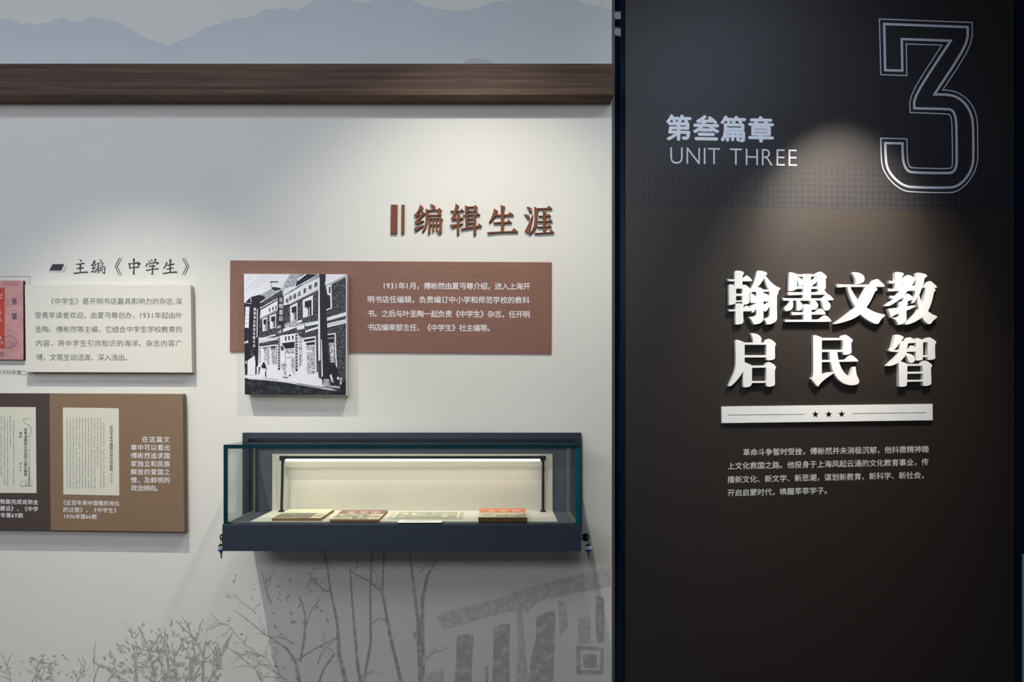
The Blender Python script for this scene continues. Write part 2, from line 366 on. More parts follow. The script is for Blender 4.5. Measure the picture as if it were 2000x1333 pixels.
mb.build('mountain_print', [mat('mountain_ink_%s' % 'abcdefgh'[k_], tuple(a_+(b_-a_)*max(0, k_-2)/6 for a_, b_ in zip((203, 209, 211), (214, 216, 216))), .7, .2, var=.015, vscale=2) for k_ in range(8)], wall)
mb = MB(); flat(mb, [P(600+x/3.125, y/3.125) for x, y in [(955, 400), (965, 372), (990, 358), (1020, 352), (1070, 360), (1135, 378), (1150, 400)]], -.0007)
mb.build('hill_print', M['hill'], wall)
# bare trees and an old house on the lower wall
T = lambda x, y: (450+x/2.564, 1060+y/2.564)
mb = MB(); TP = []
def stroke(pts, w0, w1, y=-.0004, mi=0, m=mb):
    q = [P(*p) for p in pts]
    TP.extend(ribbon(q, w0*CD/F, False, w1*CD/F))
yy = [-.0004]
def nexty():
    yy[0] = -.0004-(abs(hash(random.random())) % 40)*1e-5; return yy[0]
def twig(x, y, a, L, w, depth):
    pts = [(x, y)]; n = max(2, int(L/9))
    for i in range(n):
        a += random.gauss(0, .22); x += math.cos(a)*L/n; y -= math.sin(a)*L/n; pts.append((x, y))
    if any(px > 1188 for px, _ in pts): return
    stroke(pts, w, w*.45, nexty())
    if depth > 0:
        for i in range(1, len(pts)):
            if random.random() < .62:
                s = random.choice((-1, 1)); twig(pts[i][0], pts[i][1], a+s*random.uniform(.4, 1.1), L*random.uniform(.35, .62), w*.6, depth-1)
trunks = [([(475, 40), (500, 240), (535, 400), (545, 560), (585, 730)], 3, 9), ([(600, 130), (610, 300), (625, 480), (640, 640), (665, 740)], 2.5, 8),
          ([(710, 40), (700, 240), (703, 500), (660, 740)], 3, 6), ([(770, 40), (760, 250), (800, 470), (860, 720)], 3, 8),
          ([(895, 30), (922, 250), (940, 400), (952, 740)], 4, 9), ([(1045, 70), (985, 170), (960, 300), (962, 740)], 3, 10),
          ([(590, 140), (700, 200), (760, 250)], 2, 3.5), ([(400, 180), (470, 240), (500, 250)], 2, 3), ([(190, 470), (280, 530), (325, 595), (350, 720)], 3, 8),
          ([(530, 480), (430, 530), (325, 595)], 2, 4), ([(520, 560), (470, 630), (430, 740)], 4, 5), ([(345, 270), (375, 360), (370, 480), (350, 600)], 3, 5),
          ([(450, 280), (400, 350), (370, 440)], 2, 3), ([(700, 410), (750, 380), (790, 400)], 3, 3), ([(20, 340), (100, 400), (160, 450), (190, 470)], 2, 4),
          ([(-20, 520), (60, 580), (130, 640), (180, 740)], 2, 4), ([(920, 450), (925, 480), (950, 490)], 5, 4)]
for pts, w0, w1 in trunks: stroke([T(*p) for p in pts], w0, w1, nexty())
for bx, by, a, L, w, dd in [(530, 1180, 1.9, 70, 2.6, 3), (600, 1150, 1.4, 60, 2.2, 2), (640, 1110, 1.9, 50, 2, 2), (575, 1260, 2.4, 80, 2.6, 3), (560, 1330, 2.2, 90, 3, 3), (690, 1120, 1.2, 50, 2, 2), (470, 1250, 2.3, 60, 2.2, 2), (500, 1200, 1.9, 60, 2, 2), (745, 1160, 1.7, 60, 2, 2), (820, 1120, 1.2, 45, 2, 2), (620, 1300, 1.2, 70, 2.2, 2), (700, 1330, 1.2, 40, 2.4, 2), (830, 1290, .7, 40, 2.5, 1)]:
    twig(bx, by, a, L, w, dd)
for bx, a in [(240, 2.1), (268, 1.8), (300, 1.5), (322, 1.3), (350, 1.9), (372, 1.5), (395, 1.3), (405, 1.0)]:
    twig(bx, 1338, a, random.uniform(70, 100), 6.5, 1)
for _ in range(300):                                   # short stubby twigs radiating from the foot of the bush
    a = random.uniform(.35, 2.8); r = random.uniform(40, 165)**1.0; cx0 = 322 if random.random() < .8 else 330
    x = cx0+math.cos(a)*r*.95; y = 1385-math.sin(a)*r; a += random.gauss(0, .45); L = random.uniform(6, 17)
    if x > 430 or x < 205 or y > 1340 or y < 1214: continue
    stroke([(x, y), (x+math.cos(a)*L*.5+random.uniform(-1.5, 1.5), y-math.sin(a)*L*.5), (x+math.cos(a)*L, y-math.sin(a)*L)], random.uniform(2.6, 5), random.uniform(1.2, 2.4), nexty())
for bx in (20, 60, 105, 150, 185, 90): twig(bx, 1338, random.uniform(1.3, 1.9), random.uniform(30, 52), 3.4, 1)
for _ in range(190):
    cx_ = random.choice((random.gauss(325, 60), random.gauss(540, 60), random.gauss(90, 50))); top = 1215 if 200 < cx_ < 440 else (1110 if cx_ >= 440 else 1280)
    cy_ = random.uniform(top, 1335); r = random.uniform(1.0, 3.0); a0 = random.random()*3
    if cx_ > 1180: continue
    rot = random.uniform(-1.2, 1.2); TP.append([P(cx_+u_*math.cos(rot)-v_*math.sin(rot), cy_+u_*math.sin(rot)+v_*math.cos(rot)) for u_, v_ in [(r*1.9*math.cos(t)*random.uniform(.55, 1.1), r*math.sin(t)*random.uniform(.55, 1.1)) for t in [i*.9 for i in range(7)]]])
TP = [[(x*100, z*100) for x, z in p] for p in TP if abs(area(p)) > 1e-8]
vs_, tr_ = union(TP); mb.add([(x/100, -.0004, z/100) for x, z in vs_], [t_ if area([vs_[i] for i in t_]) > 0 else t_[::-1] for t_ in tr_])
o = mb.build('tree_print', M['tree'], wall); o['kind'] = 'stuff'
mb = MB()
H0 = [[(1035, 375), (1060, 355), (1100, 345), (1200, 315), (1330, 285), (1450, 240), (1600, 200), (1720, 165), (1905, 120), (1905, 215), (1700, 258), (1600, 280), (1540, 300), (1510, 325), (1490, 350), (1410, 345), (1300, 370), (1180, 405), (1090, 432), (1070, 440), (1050, 410)],
      [(1430, 270), (1450, 270), (1490, 700), (1430, 700), (1440, 500)], [(1640, 290), (1680, 300), (1690, 420), (1650, 470)], [(1740, 380), (1800, 370), (1800, 500), (1740, 520)],
      [(560+500, 640), (1065, 635), (1065, 720), (960, 720), (970, 660)]]
H1 = [[(1135, 465), (1170, 462), (1215, 460), (1205, 690), (1200, 740), (1120, 740), (1130, 600)], [(1320, 420), (1370, 408), (1398, 408), (1395, 560), (1398, 740), (1310, 740), (1315, 560)],
      [(1530, 375), (1580, 350), (1625, 345), (1620, 560), (1612, 740), (1490, 740), (1500, 600), (1530, 480)], [(1830, 270), (1872, 275), (1868, 500), (1835, 505), (1826, 400)],
      [(1730, 520), (1750, 522), (1752, 650), (1732, 655)], [(1850, 530), (1868, 530), (1865, 655), (1848, 655)], [(1732, 518), (1868, 526), (1868, 540), (1732, 536)], [(1732, 640), (1868, 640), (1866, 660), (1735, 662)],
      [(1765, 560), (1835, 565), (1832, 630), (1768, 628)], [(1275, 620), (1288, 620), (1290, 740), (1275, 740)]]
for i, p in enumerate(H0): flat(mb, [P(*T(*q)) for q in p], -.0010-i*2e-5, 0)
for i, p in enumerate(H1): flat(mb, [P(*T(*q)) for q in p], -.0013-i*2e-5, 1)
mb.build('house_print', [M['house'], M['house_dark']], wall)
# heading printed on the wall at left
def tr(polys, ox, oy, sc, d=CD): return [[P(ox+x/sc, oy+y/sc, d) for x, y in p] for p in polys]
K = 24.24
mb = MB()
K90 = [[(1545, 280), (1690, 320), (1695, 410), (1660, 405)], [(1395, 515), (1560, 490), (1800, 445), (1860, 500), (1680, 530), (1440, 555)], [(1420, 710), (1600, 680), (1770, 655), (1820, 715), (1660, 735), (1480, 755)], [(1580, 520), (1670, 520), (1650, 900), (1600, 900)],
       [(1270, 925), (1600, 895), (1800, 870), (1958, 858), (2008, 940), (1800, 935), (1600, 955), (1350, 990)]]
K165 = [[(450, 320), (545, 370), (480, 480), (420, 560), (500, 550), (350, 630), (315, 570), (400, 470)], [(525, 460), (585, 505), (500, 620), (450, 690), (570, 680), (560, 700), (390, 775), (340, 710), (420, 650), (490, 560)], [(300, 865), (430, 810), (560, 770), (540, 800), (345, 930)],
        [(690, 295), (800, 310), (825, 350), (805, 395)], [(605, 440), (680, 460), (680, 600), (660, 700), (610, 800), (560, 880), (500, 935), (430, 935), (540, 830), (600, 720), (625, 600)],
        [(620, 455), (700, 460), (820, 410), (920, 460), (870, 520), (890, 570), (680, 605), (680, 580), (830, 555), (850, 480), (820, 450), (670, 495)],
        [(640, 690), (820, 640), (910, 610), (1010, 650), (985, 800), (970, 990), (940, 995), (820, 890), (930, 910), (945, 670), (850, 670), (660, 710)],
        [(640, 690), (680, 700), (680, 970), (620, 930)], [(730, 690), (765, 690), (765, 910), (720, 890)], [(820, 680), (850, 680), (850, 890), (815, 860)], [(660, 800), (900, 750), (900, 780), (660, 825)],
        [(1640, 215), (1680, 225), (1480, 640), (1670, 1055), (1640, 1065), (1435, 640)], [(1755, 225), (1785, 240), (1575, 640), (1775, 1050), (1745, 1060), (1530, 640)]]
K240 = [[(465, 240), (580, 265), (555, 450), (560, 1050), (465, 980), (495, 800), (500, 450)], [(250, 450), (340, 480), (360, 620), (370, 770), (300, 720), (290, 580)], [(320, 480), (520, 460), (710, 405), (865, 485), (760, 600), (700, 640), (710, 495), (340, 530)], [(350, 670), (690, 635), (760, 630), (800, 690), (370, 715)],
        [(1175, 310), (1290, 390), (1275, 465), (1250, 450)], [(1305, 260), (1410, 330), (1385, 410), (1360, 390)], [(1500, 245), (1600, 290), (1510, 420), (1460, 450), (1490, 350)], [(1130, 460), (1160, 500), (1130, 655), (1065, 615)], [(1130, 505), (1350, 460), (1620, 400), (1740, 475), (1580, 560), (1600, 465), (1400, 500), (1140, 545)],
        [(1200, 610), (1340, 580), (1460, 540), (1560, 610), (1440, 670), (1440, 900), (1430, 1050), (1285, 945), (1380, 945), (1380, 740), (1350, 690), (1430, 610), (1240, 660)], [(1070, 785), (1350, 750), (1670, 700), (1720, 770), (1450, 780), (1120, 845)]]
K310 = [[(345, 405), (430, 445), (380, 540), (320, 660), (250, 735), (195, 720), (280, 620), (330, 510)], [(380, 555), (520, 520), (710, 480), (750, 525), (740, 550), (400, 605)], [(490, 275), (605, 300), (585, 500), (580, 900), (510, 900), (515, 500), (510, 350)], [(345, 735), (520, 700), (680, 670), (725, 720), (400, 775)], [(170, 935), (500, 890), (840, 850), (905, 935), (560, 940), (230, 995)],
        [(1110, 225), (1150, 225), (1355, 640), (1130, 1050), (1100, 1045), (1305, 640)], [(1215, 220), (1250, 225), (1450, 640), (1240, 1060), (1210, 1050), (1405, 640)]]
for ps, ox in ((K90, 90), (K165, 165), (K240, 240), (K310, 310)): flatu(mb, tr(ps, ox, 495, K), -.0005)
mb.build('printed_heading', M['ink'], wall)
mb = MB(); flat(mb, tr([[(310, 515), (865, 515), (720, 820), (150, 820)]], 90, 495, K)[0], -.0005, 0)
for a, b in (((120, 880), (790, 880)), ((790, 880), (940, 590)), ((840, 900), (1005, 600))):
    for r in ribbon([P(90+a[0]/K, 495+a[1]/K), P(90+b[0]/K, 495+b[1]/K)], .9*CD/F): flat(mb, r, -.0005, 1)
mb.build('heading_marker', [M['ink'], M['ink_grey']], wall)
mb = MB()
for a, b in (((-20, 540.5), (59, 540.5)), ((59, 540.5), (59, 715)), ((-20, 711.5), (56, 711.5))):
    for r in ribbon([P(*a), P(*b)], 1.0*CD/F): flat(mb, r, -.0004)
mb.build('thin_outline', M['ink_line'], wall)
mb = MB(); line(mb, '1930年第二号', .5, 727, 62, 729, 10.4, -.0005, CD); mb.build('printed_caption', M['ink_text'], wall)
# ------------------------------------------------------------------ wooden beam
d = CD-.079
bm = MB().box(-3.0, P(1199, 0, d)[0], -.079, 0, P(0, 186, d)[1], P(0, 124, d)[1])
beam = bevel(bm.build('trim_1', M['wood']), .0015); tag(beam, kind='structure')
# ------------------------------------------------------------------ panels on the wall
def panel_box(name, corners, t, mats, parent, y_back=0.0, side=1):
    """corners: pixel outline of the front face (top-left, top-right, bottom-right, bottom-left)"""
    d = CD-(-y_back)-t; q = ccw([P(x, y, d) for x, y in corners])
    mb = MB(); n = 4; y0 = y_back-t
    vs = [(x, y0, z) for x, z in q]+[(x, y_back, z) for x, z in q]
    mb.add(vs, [(0, 1, 2, 3)], 0); mb.add(vs, [(7, 6, 5, 4)]+[(i, n+i, n+(i+1) % n, (i+1) % n) for i in range(n)], side)
    return mb.build(name, mats, parent), d, y0
# white text panel
t = thing('text_panel', (P(215, 0)[0], 0, P(0, 642)[1]), 'off-white raised text board under the small printed heading, overlapping the pink cover', 'panel')
o, d, y0 = panel_box('board', [(48.5, 556.5), (372.2, 556.8), (374.8, 728), (51, 727)], .024, [M['panel_white'], M['panel_side']], t, y_back=-.004)
bevel(o, .0008, 1)
panel_box('mounting_block', [(80, 590), (350, 590), (352, 700), (82, 700)], .004, [M['black_side'], M['black_side']], t)
mb = MB(); e = 13.7
line(mb, '《中学生》是开明书店最具影响力的杂志,深', 93, 588.7, 355.2, 589, e, y0-.0003, d)
line(mb, '受青年读者欢迎。由夏丏尊创办，1931年起由叶', 68.5, 616, 355.4, 616.4, e, y0-.0003, d)
line(mb, '圣陶、傅彬然等主编。它结合中学生学校教育的', 68.8, 643.6, 355.6, 643.8, e, y0-.0003, d)
line(mb, '内容，将中学生引向知识的海洋。杂志内容广', 70.3, 670.8, 356, 671, e, y0-.0003, d)
line(mb, '博，文笔生动活泼、深入浅出。', 71, 698.3, 249.5, 698.6, e, y0-.0003, d)
mb.build('printed_text', M['ink_text'], t)
# pink magazine cover plaque
t = thing('cover_plaque', (P(10, 0)[0], 0, P(0, 625)[1]), 'pink reproduction of an old magazine cover at the left border, beside the white text board', 'plaque')
o, d, y0 = panel_box('board', [(-120, 547.5), (45.2, 548.5), (46.0, 703), (-120, 702)], .012, [M['pink'], M['black_side']], t)
mb = MB(); flat(mb, [P(x, y, d) for x, y in [(-60, 562.5), (9, 562.5), (9.3, 680.5), (-60, 680.5)]], y0-.0003); mb.build('cover_red_field', M['cover_red'], t)
mb = MB()
def pen(m, pts, w, y, d, mi=0):
    for r in ribbon([P(x, yv, d) for x, yv in pts], w*d/F): flat(m, r, y, mi)
for pts in [[(0, 578), (3, 576), (5, 574), (3, 580), (0, 584)], [(1, 583), (5, 583)], [(0, 606), (2, 611), (0, 615)], [(1, 622), (3, 626), (0, 628)], [(0, 657), (2, 661), (0, 664)], [(0, 671), (3, 668), (6, 669), (2, 674)]]:
    pen(mb, pts, 1.2, y0-.0006, d)
mb.build('cover_script', M['cover_cream'], t)
mb = MB(); kk = d/F
X, Z = P(4.5, 558, d)
for i, c in enumerate('STUDENT'): put(mb, c, X+i*4.5*kk, Z, 7*kk, 0, 0, 6.3*kk, y0-.0003)
mb.build('cover_title', M['cover_red_ink'], t)
mb = MB()
for c, (px, py) in zip('第二號', ((23, 594.5), (23, 613), (23, 623.5))):
    X, Z = P(px, py, d); put(mb, c, X, Z, 10*kk, 0, 0, (13.5 if c != '二' else 9)*kk, y0-.0003); put(mb, c, X+.5*kk, Z, 10*kk, 0, 0, (13.5 if c != '二' else 9)*kk, y0-.00032)
X, Z = P(.5, 697.5, d); put(mb, '0', X, Z, 14*kk, 0, 0, 14*kk, y0-.0003)
mb.build('cover_number', M['blue_ink'], t)
mb = MB()
for rx, ry, w in ((15.5, 12, .9), (11, 8, .4)):
    pen(mb, [(17+rx*math.cos(a), 668+ry*math.sin(a)) for a in [i*.2618 for i in range(25)]], w, y0-.0009, d)
for i in range(6): pen(mb, [(9+i*3, 667+(i % 2)), (11+i*3, 668.5)], .8, y0-.0009, d)
mb.build('ink_stamp', M['stamp'], t)
# brown panel with the two pages
t = thing('article_panel', (P(180, 0)[0], 0, P(0, 905)[1]), 'two-tone brown raised board at lower left with reproduced article pages', 'panel')
o, d, y0 = panel_box('board', [(-120, 768), (356.6, 769.8), (359.6, 1039.6), (-120, 1033)], .028, [M['brown_l'], mat('tan_board_edge', (104, 84, 58), .5, .4)], t, y_back=-.004)
bevel(o, .0008, 1)
panel_box('mounting_block', [(20, 800), (340, 800), (340, 1010), (20, 1010)], .004, [M['black_side'], M['black_side']], t)
mb = MB(); flat(mb, [P(x, y, d) for x, y in [(-119, 768.4), (96.7, 769), (99, 1035.6), (-119, 1033.2)]], y0-.0003); mb.build('dark_field', M['brown_d'], t)
def page(name, pts, cols, title, tx, ty0, ty1, extra, author, ax, ay):
    mb = MB(); flat(mb, [P(x, y, d) for x, y in pts], y0-.0006); pg = mb.build(name, M['page'], t)
    mb = MB(); k = d/F
    for x, ya, yb in cols:
        y = ya
        while y < yb:
            if random.random() > .03:
                for _ in range(3):
                    ww, hh = random.choice(((2.6, .45), (.45, 2.4), (1.5, .5), (2.2, .4)))
                    cx_ = x+random.uniform(-.8, .8); cy_ = y+random.uniform(-.8, .8)
                    X, Z = P(cx_, cy_, d); flat(mb, [(X-ww*k/2, Z-hh*k/2), (X+ww*k/2, Z-hh*k/2), (X+ww*k/2, Z+hh*k/2), (X-ww*k/2, Z+hh*k/2)], y0-.0009-random.random()*1e-4)
            y += 3.3
    b = mb.build('body_text', M['page_ink'], t); b['kind'] = 'stuff'
    mb = MB(); n = len(title); st = (ty1-ty0)/n
    for i, c in enumerate(title):
        X, Z = P(tx-3.2, ty0+(i+.85)*st, d); put(mb, c, X, Z, 6.6*k, 0, 0, min(6.8, st)*1.0*k, y0-.0009); put(mb, c, X+.3*k, Z, 6.6*k, 0, 0, min(6.8, st)*k, y0-.00093)
    for s, x, ys, st2, e2 in extra:
        for i, c in enumerate(s):
            X, Z = P(x-e2/2, ys+(i+.85)*st2, d); put(mb, c, X, Z, e2*k, 0, 0, e2*k, y0-.0009)
    for i, c in enumerate(author):
        X, Z = P(ax-2, ay+i*6.4+4, d); put(mb, c, X, Z, 4.2*k, 0, 0, 4.6*k, y0-.0009)
    mb.build('page_title', M['page_title'], t)
page('page_print', [(122.9, 796.4), (232.1, 797.9), (233.2, 968.6), (124, 966.3)],
     [(131.5+i*5.95, (817.5 if i < 11 else 817.5) + (0 if i != 12 else 9), (954 if i not in (10,) else 910)) for i in range(13)], '近百年來中國殖民地化的過程', 217.5, 831, 921, [], '傅彬然', 218, 926)
page('page_print', [(-60, 795), (70, 795.8), (71.6, 963.6), (-60, 963)],
     [(2.8, 814, 930), (8.7, 814, 950), (14.8, 820, 950), (20.5, 814, 872), (27, 822, 950)], '從粵漢鐵路完成說到全國的鐵路', 50, 836.5, 931, [('建設', 40.6, 843.5, 6.6, 6.4)], '傅彬然', 40.3, 904)
mb = MB(); yo = y0-.0009
Z4 = lambda x, y: (x/4.6, 760+y/4.6)
for pts, w_ in [([(285, 273), (240, 265), (215, 275), (218, 300), (270, 330), (290, 370), (262, 440), (270, 500), (262, 545)], .5), ([(240, 262), (210, 280), (214, 298), (262, 328), (282, 370), (258, 440)], .5), ([(264, 545), (264, 566)], 1.6),
                ([(258, 578), (270, 578), (270, 865), (258, 865), (258, 578)], .5), ([(263, 712), (263, 868)], 1.3), ([(256, 712), (272, 712)], .9), ([(182, 876), (292, 876)], 1.0)]:
    pen(mb, [Z4(*p) for p in pts], w_, yo, d)
for cx_, cy_, r in ((208, 852, 25), (262, 842, 27), (240, 862, 10)):
    pen(mb, [Z4(cx_+r*math.cos(a), cy_+r*math.sin(a)) for a in [i*.314 for i in range(21)]], .4, yo, d)
mb.build('page_ornament', M['page_ink'], t)
mb = MB(); e = 10.5; b_ = .11
line(mb, '《近百年来中国殖民地化', 119, 982.2, 233.6, 984, e, y0-.0006, d, b_)
line(mb, '的过程》，《中学生》', 123.8, 996, 233, 997.6, e, y0-.0006, d, b_)
line(mb, '1936年第66期', 124.4, 1009, 188.4, 1010, e, y0-.0006, d, b_)
line(mb, '铁路完成说到全', .5, 980.3, 75, 981.4, e, y0-.0006, d, b_)
line(mb, '建设》，《中学', .5, 993.2, 75, 994.8, e, y0-.0006, d, b_)
line(mb, '6年第69期', -4.5, 1006.6, 45, 1007.6, e, y0-.0006, d, b_)
e = 12.6
line(mb, '在这篇文', 278, 858.4, 332.3, 859, e, y0-.0006, d, b_)
for i, s in enumerate(['章中可以看出', '傅彬然追求国', '家独立和民族', '解放的爱国之', '情，及鲜明的']):
    line(mb, s, 256, 874.4+15.9*i, 332.4, 874.8+15.9*i, e, y0-.0006, d, b_)
line(mb, '政治倾向。', 256.6, 953.5, 309, 954, e, y0-.0006, d, b_)
mb.build('printed_text', M['white_ink'], t)
# red-brown panel
t = thing('information_placard', (P(763, 0)[0], 0, P(0, 600)[1]), 'wide flat red-brown board with four lines of white writing, behind the street picture', 'panel')
o, d, y0 = panel_box('board', [(449.5, 509), (1077.3, 512.6), (1076.8, 691.4), (449, 687)], .005, [M['red'], M['red']], t)
mb = MB(); e = 14.4
line(mb, '1931年1月，傅彬然由夏丏尊介绍，进入上海开', 747.5, 558.4, 1034.6, 559.6, e, y0-.0003, d, .14)
line(mb, '明书店任编辑，负责编订中小学和师范学校的教科', 718, 585, 1034, 586.6, e, y0-.0003, d, .14)
line(mb, '书。之后与叶圣陶一起负责《中学生》杂志，任开明', 718, 612.6, 1034, 614.4, e, y0-.0003, d, .14)
line(mb, '书店编审部主任、《中学生》社主编等。', 718, 639.6, 957.7, 641, e, y0-.0003, d, .14)
mb.build('printed_text', M['white_ink'], t)
# black and white street picture
t = thing('street_picture', (P(578, 0)[0], -.005, P(0, 654)[1]), 'thick board with a black and white street photograph, overlapping the red-brown board', 'picture')
PC = [(476.5, 535.2), (677.2, 536.0), (676.8, 773.2), (478.4, 771.4)]
o, d, y0 = panel_box('board', PC, .033, [M['ph_white'], M['panel_white']], t, y_back=-.005)
bevel(o, .0008, 1)
mb = MB(); PM = [M['ph_white'], M['ph_grey'], M['ph_black'], M['ph_brick'], M['ph_road'], M['ph_mottle']]
W_, G_, B_, K_, R_, S_ = range(6)
lay = [0]
OR = {'A': (470, 530), 'B': (580, 530), 'C': (470, 650), 'D': (580, 650)}
def cvt(q, p): ox, oy = OR[q]; return (min(max(ox+p[0]/10.25, 476.9), 675.8), min(max(oy+p[1]/10.25, 535.8), 772.3))
def ph(mi, pts, q='A', k=0):
    lay[0] += 1
    out = []
    for p in pts:
        if isinstance(p, str): q = p; continue
        out.append(P(*cvt(q, p), d))
    try: flat(mb, out, y0-.0003-lay[0]*8e-6, mi)
    except Exception: pass
def phl(mi, pts, w_, q='A'):
    lay[0] += 1
    out = []
    for p in pts:
        if isinstance(p, str): q = p; continue
        out.append(P(*cvt(q, p), d))
    for r in ribbon(out, w_*d/F): flat(mb, r, y0-.0003-lay[0]*8e-6, mi)
# masses
ph(B_, [(70, 640), (120, 600), (200, 520), (380, 470), (470, 500), (500, 545), (390, 620), (380, 740), (360, 1332), 'C', (350, 640), (300, 780), (80, 700)])
ph(G_, [(380, 480), (480, 430), (580, 365), (640, 320), (820, 345), (700, 430), (500, 545), (470, 500)])
ph(B_, [(620, 320), (700, 320), (820, 345), (790, 375), (700, 385), (640, 370)])
ph(K_, [(385, 640), (500, 550), (830, 365), (850, 520), (860, 1332), (360, 1332), (380, 760)])
ph(K_, [(850, 500), (1160, 300), 'B', (430, 120), (560, 60), (980, 100), 'D', (980, 1230), (500, 1060), (0, 900), 'A', (850, 1332)])
ph(G_, [(850, 480), (840, 330), (900, 200), (970, 100), (1010, 60), (1240, 60), 'B', (10, 180), (0, 330)])
ph(W_, [(860, 470), (870, 350), (960, 330), (1060, 300), (1130, 240), (1130, 300), (1040, 370)])
ph(B_, [(1130, 200), (1240, 60), 'B', (200, 60), (430, 65), (440, 100), (0, 300), (-30, 320)])
ph(W_, 'B|'.split('|')[:0]+['B', (0, 165), (150, 60), (195, 60), (20, 200)])
ph(W_, ['B', (-200, 410), (0, 300), (430, 60), (440, 75), (0, 320), (-200, 430)])
# sky at right, roof line
ph(W_, ['B', (575, 65), (1005, 65), (1005, 95), (590, 290), (545, 270), (575, 180)])
phl(B_, ['B', (590, 290), (985, 92)], .9); phl(W_, ['B', (600, 300), (985, 110)], 1.2)
# long sign band
ph(W_, ['A', (865, 500), (1040, 400), 'B', (150, 260), (440, 130), (440, 370), (0, 590), 'A', (1000, 660), (860, 690)])
phl(B_, ['A', (870, 700), (1000, 650), 'B', (0, 575), (440, 350)], .6)
# second band (left building)
ph(W_, [(405, 780), (740, 590), (740, 770), (385, 950)])
phl(W_, [(390, 745), (740, 550)], 1.6); phl(W_, [(390, 635), (830, 360)], 1.2); phl(W_, [(395, 965), (730, 800)], .8)
# cornices
for a, b, q in (((890, 1130), (1230, 1030), 'A'), ((850, 1225), (1230, 1100), 'A')):
    ph(W_, [q, (a[0], a[1]-70), (b[0], b[1]-60), (b[0], b[1]-15), (a[0], a[1])])
ph(S_, ['A', (890, 1050), (1130, 990), 'B', (0, 1060), (425, 990), (425, 1050), (0, 1110), 'A', (880, 1130)])
ph(W_, ['B', (0, 1110), (150, 1075), (150, 1150), (0, 1180)]); ph(W_, ['B', (170, 1060), (425, 1000), (425, 1060), (170, 1110)])
ph(W_, ['B', (170, 1190), (425, 1105), (425, 1150), (170, 1230)])
ph(W_, ['B', (600, 930), (990, 820), (990, 890), (600, 1000)]); ph(W_, ['B', (605, 1050), (990, 960), (990, 1040), (605, 1130)]); phl(B_, ['B', (605, 1085), (990, 1000)], .7)
ph(W_, ['C', (370, 120), (700, 30), (700, 60), (345, 135)]); ph(W_, ['C', (365, 160), (760, 80), (760, 115), (365, 205)]); phl(B_, ['C', (370, 180), (740, 100)], .5)
# white ground floor and pavement
ph(W_, ['C', (365, 640), (345, 560), (405, 540), (400, 270), (560, 240), (560, 700), 'C', (740, 640), (745, 120), (800, 60), (1230, 0), 'D', (105, 100), (420, 60), (430, 900), (500, 940), (510, 1040), (640, 1090), (520, 1090), (0, 1010), 'C', (700, 950), (85, 900), (85, 860), (200, 850)])
ph(K_, ['C', (370, 215), (750, 140), (750, 230), (560, 250), (370, 290)]); ph(S_, ['C', (365, 270), (410, 265), (405, 600), (365, 600)])
for a, b, c_, e_ in ((470, 525, 320, 560), (620, 700, 300, 640)):
    ph(B_, ['C', (a-30, 300-(a > 600)*20), (b, 285-(a > 600)*20), (b, 330), (a, 345)]); ph(S_, ['C', (a, 345), (b, 335), (b, e_), (a, e_)])
    phl(W_, ['C', (a-10, 322), (b, 312)], .8)
for x in (540, 565, 720): phl(K_, ['C', (x, 250), (x, 640)], 1.0)
ph(B_, ['C', (820, 215), (1080, 180), (1080, 310), (900, 325)]); ph(S_, ['C', (905, 330), (1080, 330), (1080, 860), (905, 560)]); ph(W_, ['C', (905, 430), (1080, 420), (1080, 480), (905, 490)]); ph(W_, ['C', (905, 520), (1010, 520), (1010, 800), (905, 560)])
ph(W_, ['C', (800, 90), (880, 80), (1080, 50), (1080, 165), (820, 205)])
for i, x in enumerate((905, 970, 1045)): ph(B_, ['C', (x-18, 82-i*8), (x+16, 78-i*8), (x+12, 165-i*12), (x-12, 170-i*12)])
phl(B_, ['C', (895, 310), (895, 640)], .7)
ph(K_, ['C', (805, 270), (850, 265), (870, 330), (835, 375), (805, 330)])
for x, ya, yb in ((768, 110, 750), (1118, 40, 775)):
    ph(B_, ['C', (x-20, ya), (x+20, ya), (x+22, yb), (x-18, yb)])
    for i in range(11):
        y = ya+30+i*(yb-ya-50)/11; ph(W_, ['C', (x-8, y), (x+9, y+4), (x+6, y+34), (x-6, y+38)])
ph(K_, ['D', (0, 20), (160, 0), (420, 0), (420, 60), (110, 110), (40, 60)]); ph(S_, ['D', (40, 60), (105, 100), (105, 620), (40, 700)])
ph(B_, ['D', (130, 145), (360, 105), (360, 150), (160, 185)]); ph(B_, ['D', (180, 210), (360, 185), (360, 240), (195, 255)]); ph(S_, ['D', (195, 265), (360, 250), (365, 830), (205, 830)]); ph(W_, ['D', (195, 350), (310, 350), (310, 390), (195, 400)])
ph(K_, ['D', (380, 70), (430, 60), (425, 800), (395, 800)])
# upper windows
def win(q, x, y, w1_, h1_, sl=.25):
    ph(W_, [q, (x-w1_*.15, y), (x+w1_, y-w1_*sl*1.6), (x+w1_, y+h1_-w1_*sl), (x-w1_*.1, y+h1_)])
    ph(B_, [q, (x+w1_*.1, y+h1_*.08), (x+w1_*.85, y-h1_*.02), (x+w1_*.85, y+h1_*.85), (x+w1_*.1, y+h1_*.9)])
    ph(W_, [q, (x+w1_*.1, y+h1_*.42), (x+w1_*.3, y+h1_*.4), (x+w1_*.45, y+h1_*.55), (x+w1_*.45, y+h1_*.86), (x+w1_*.1, y+h1_*.9)])
    ph(W_, [q, (x+w1_*.55, y+h1_*.4), (x+w1_*.63, y+h1_*.4), (x+w1_*.63, y+h1_*.85), (x+w1_*.55, y+h1_*.85)])
win('A', 1010, 700, 130, 320, .35); win('B', 140, 580, 180, 360, .35); win('A', 450, 960, 85, 250, .3); win('A', 600, 900, 110, 260, .3)
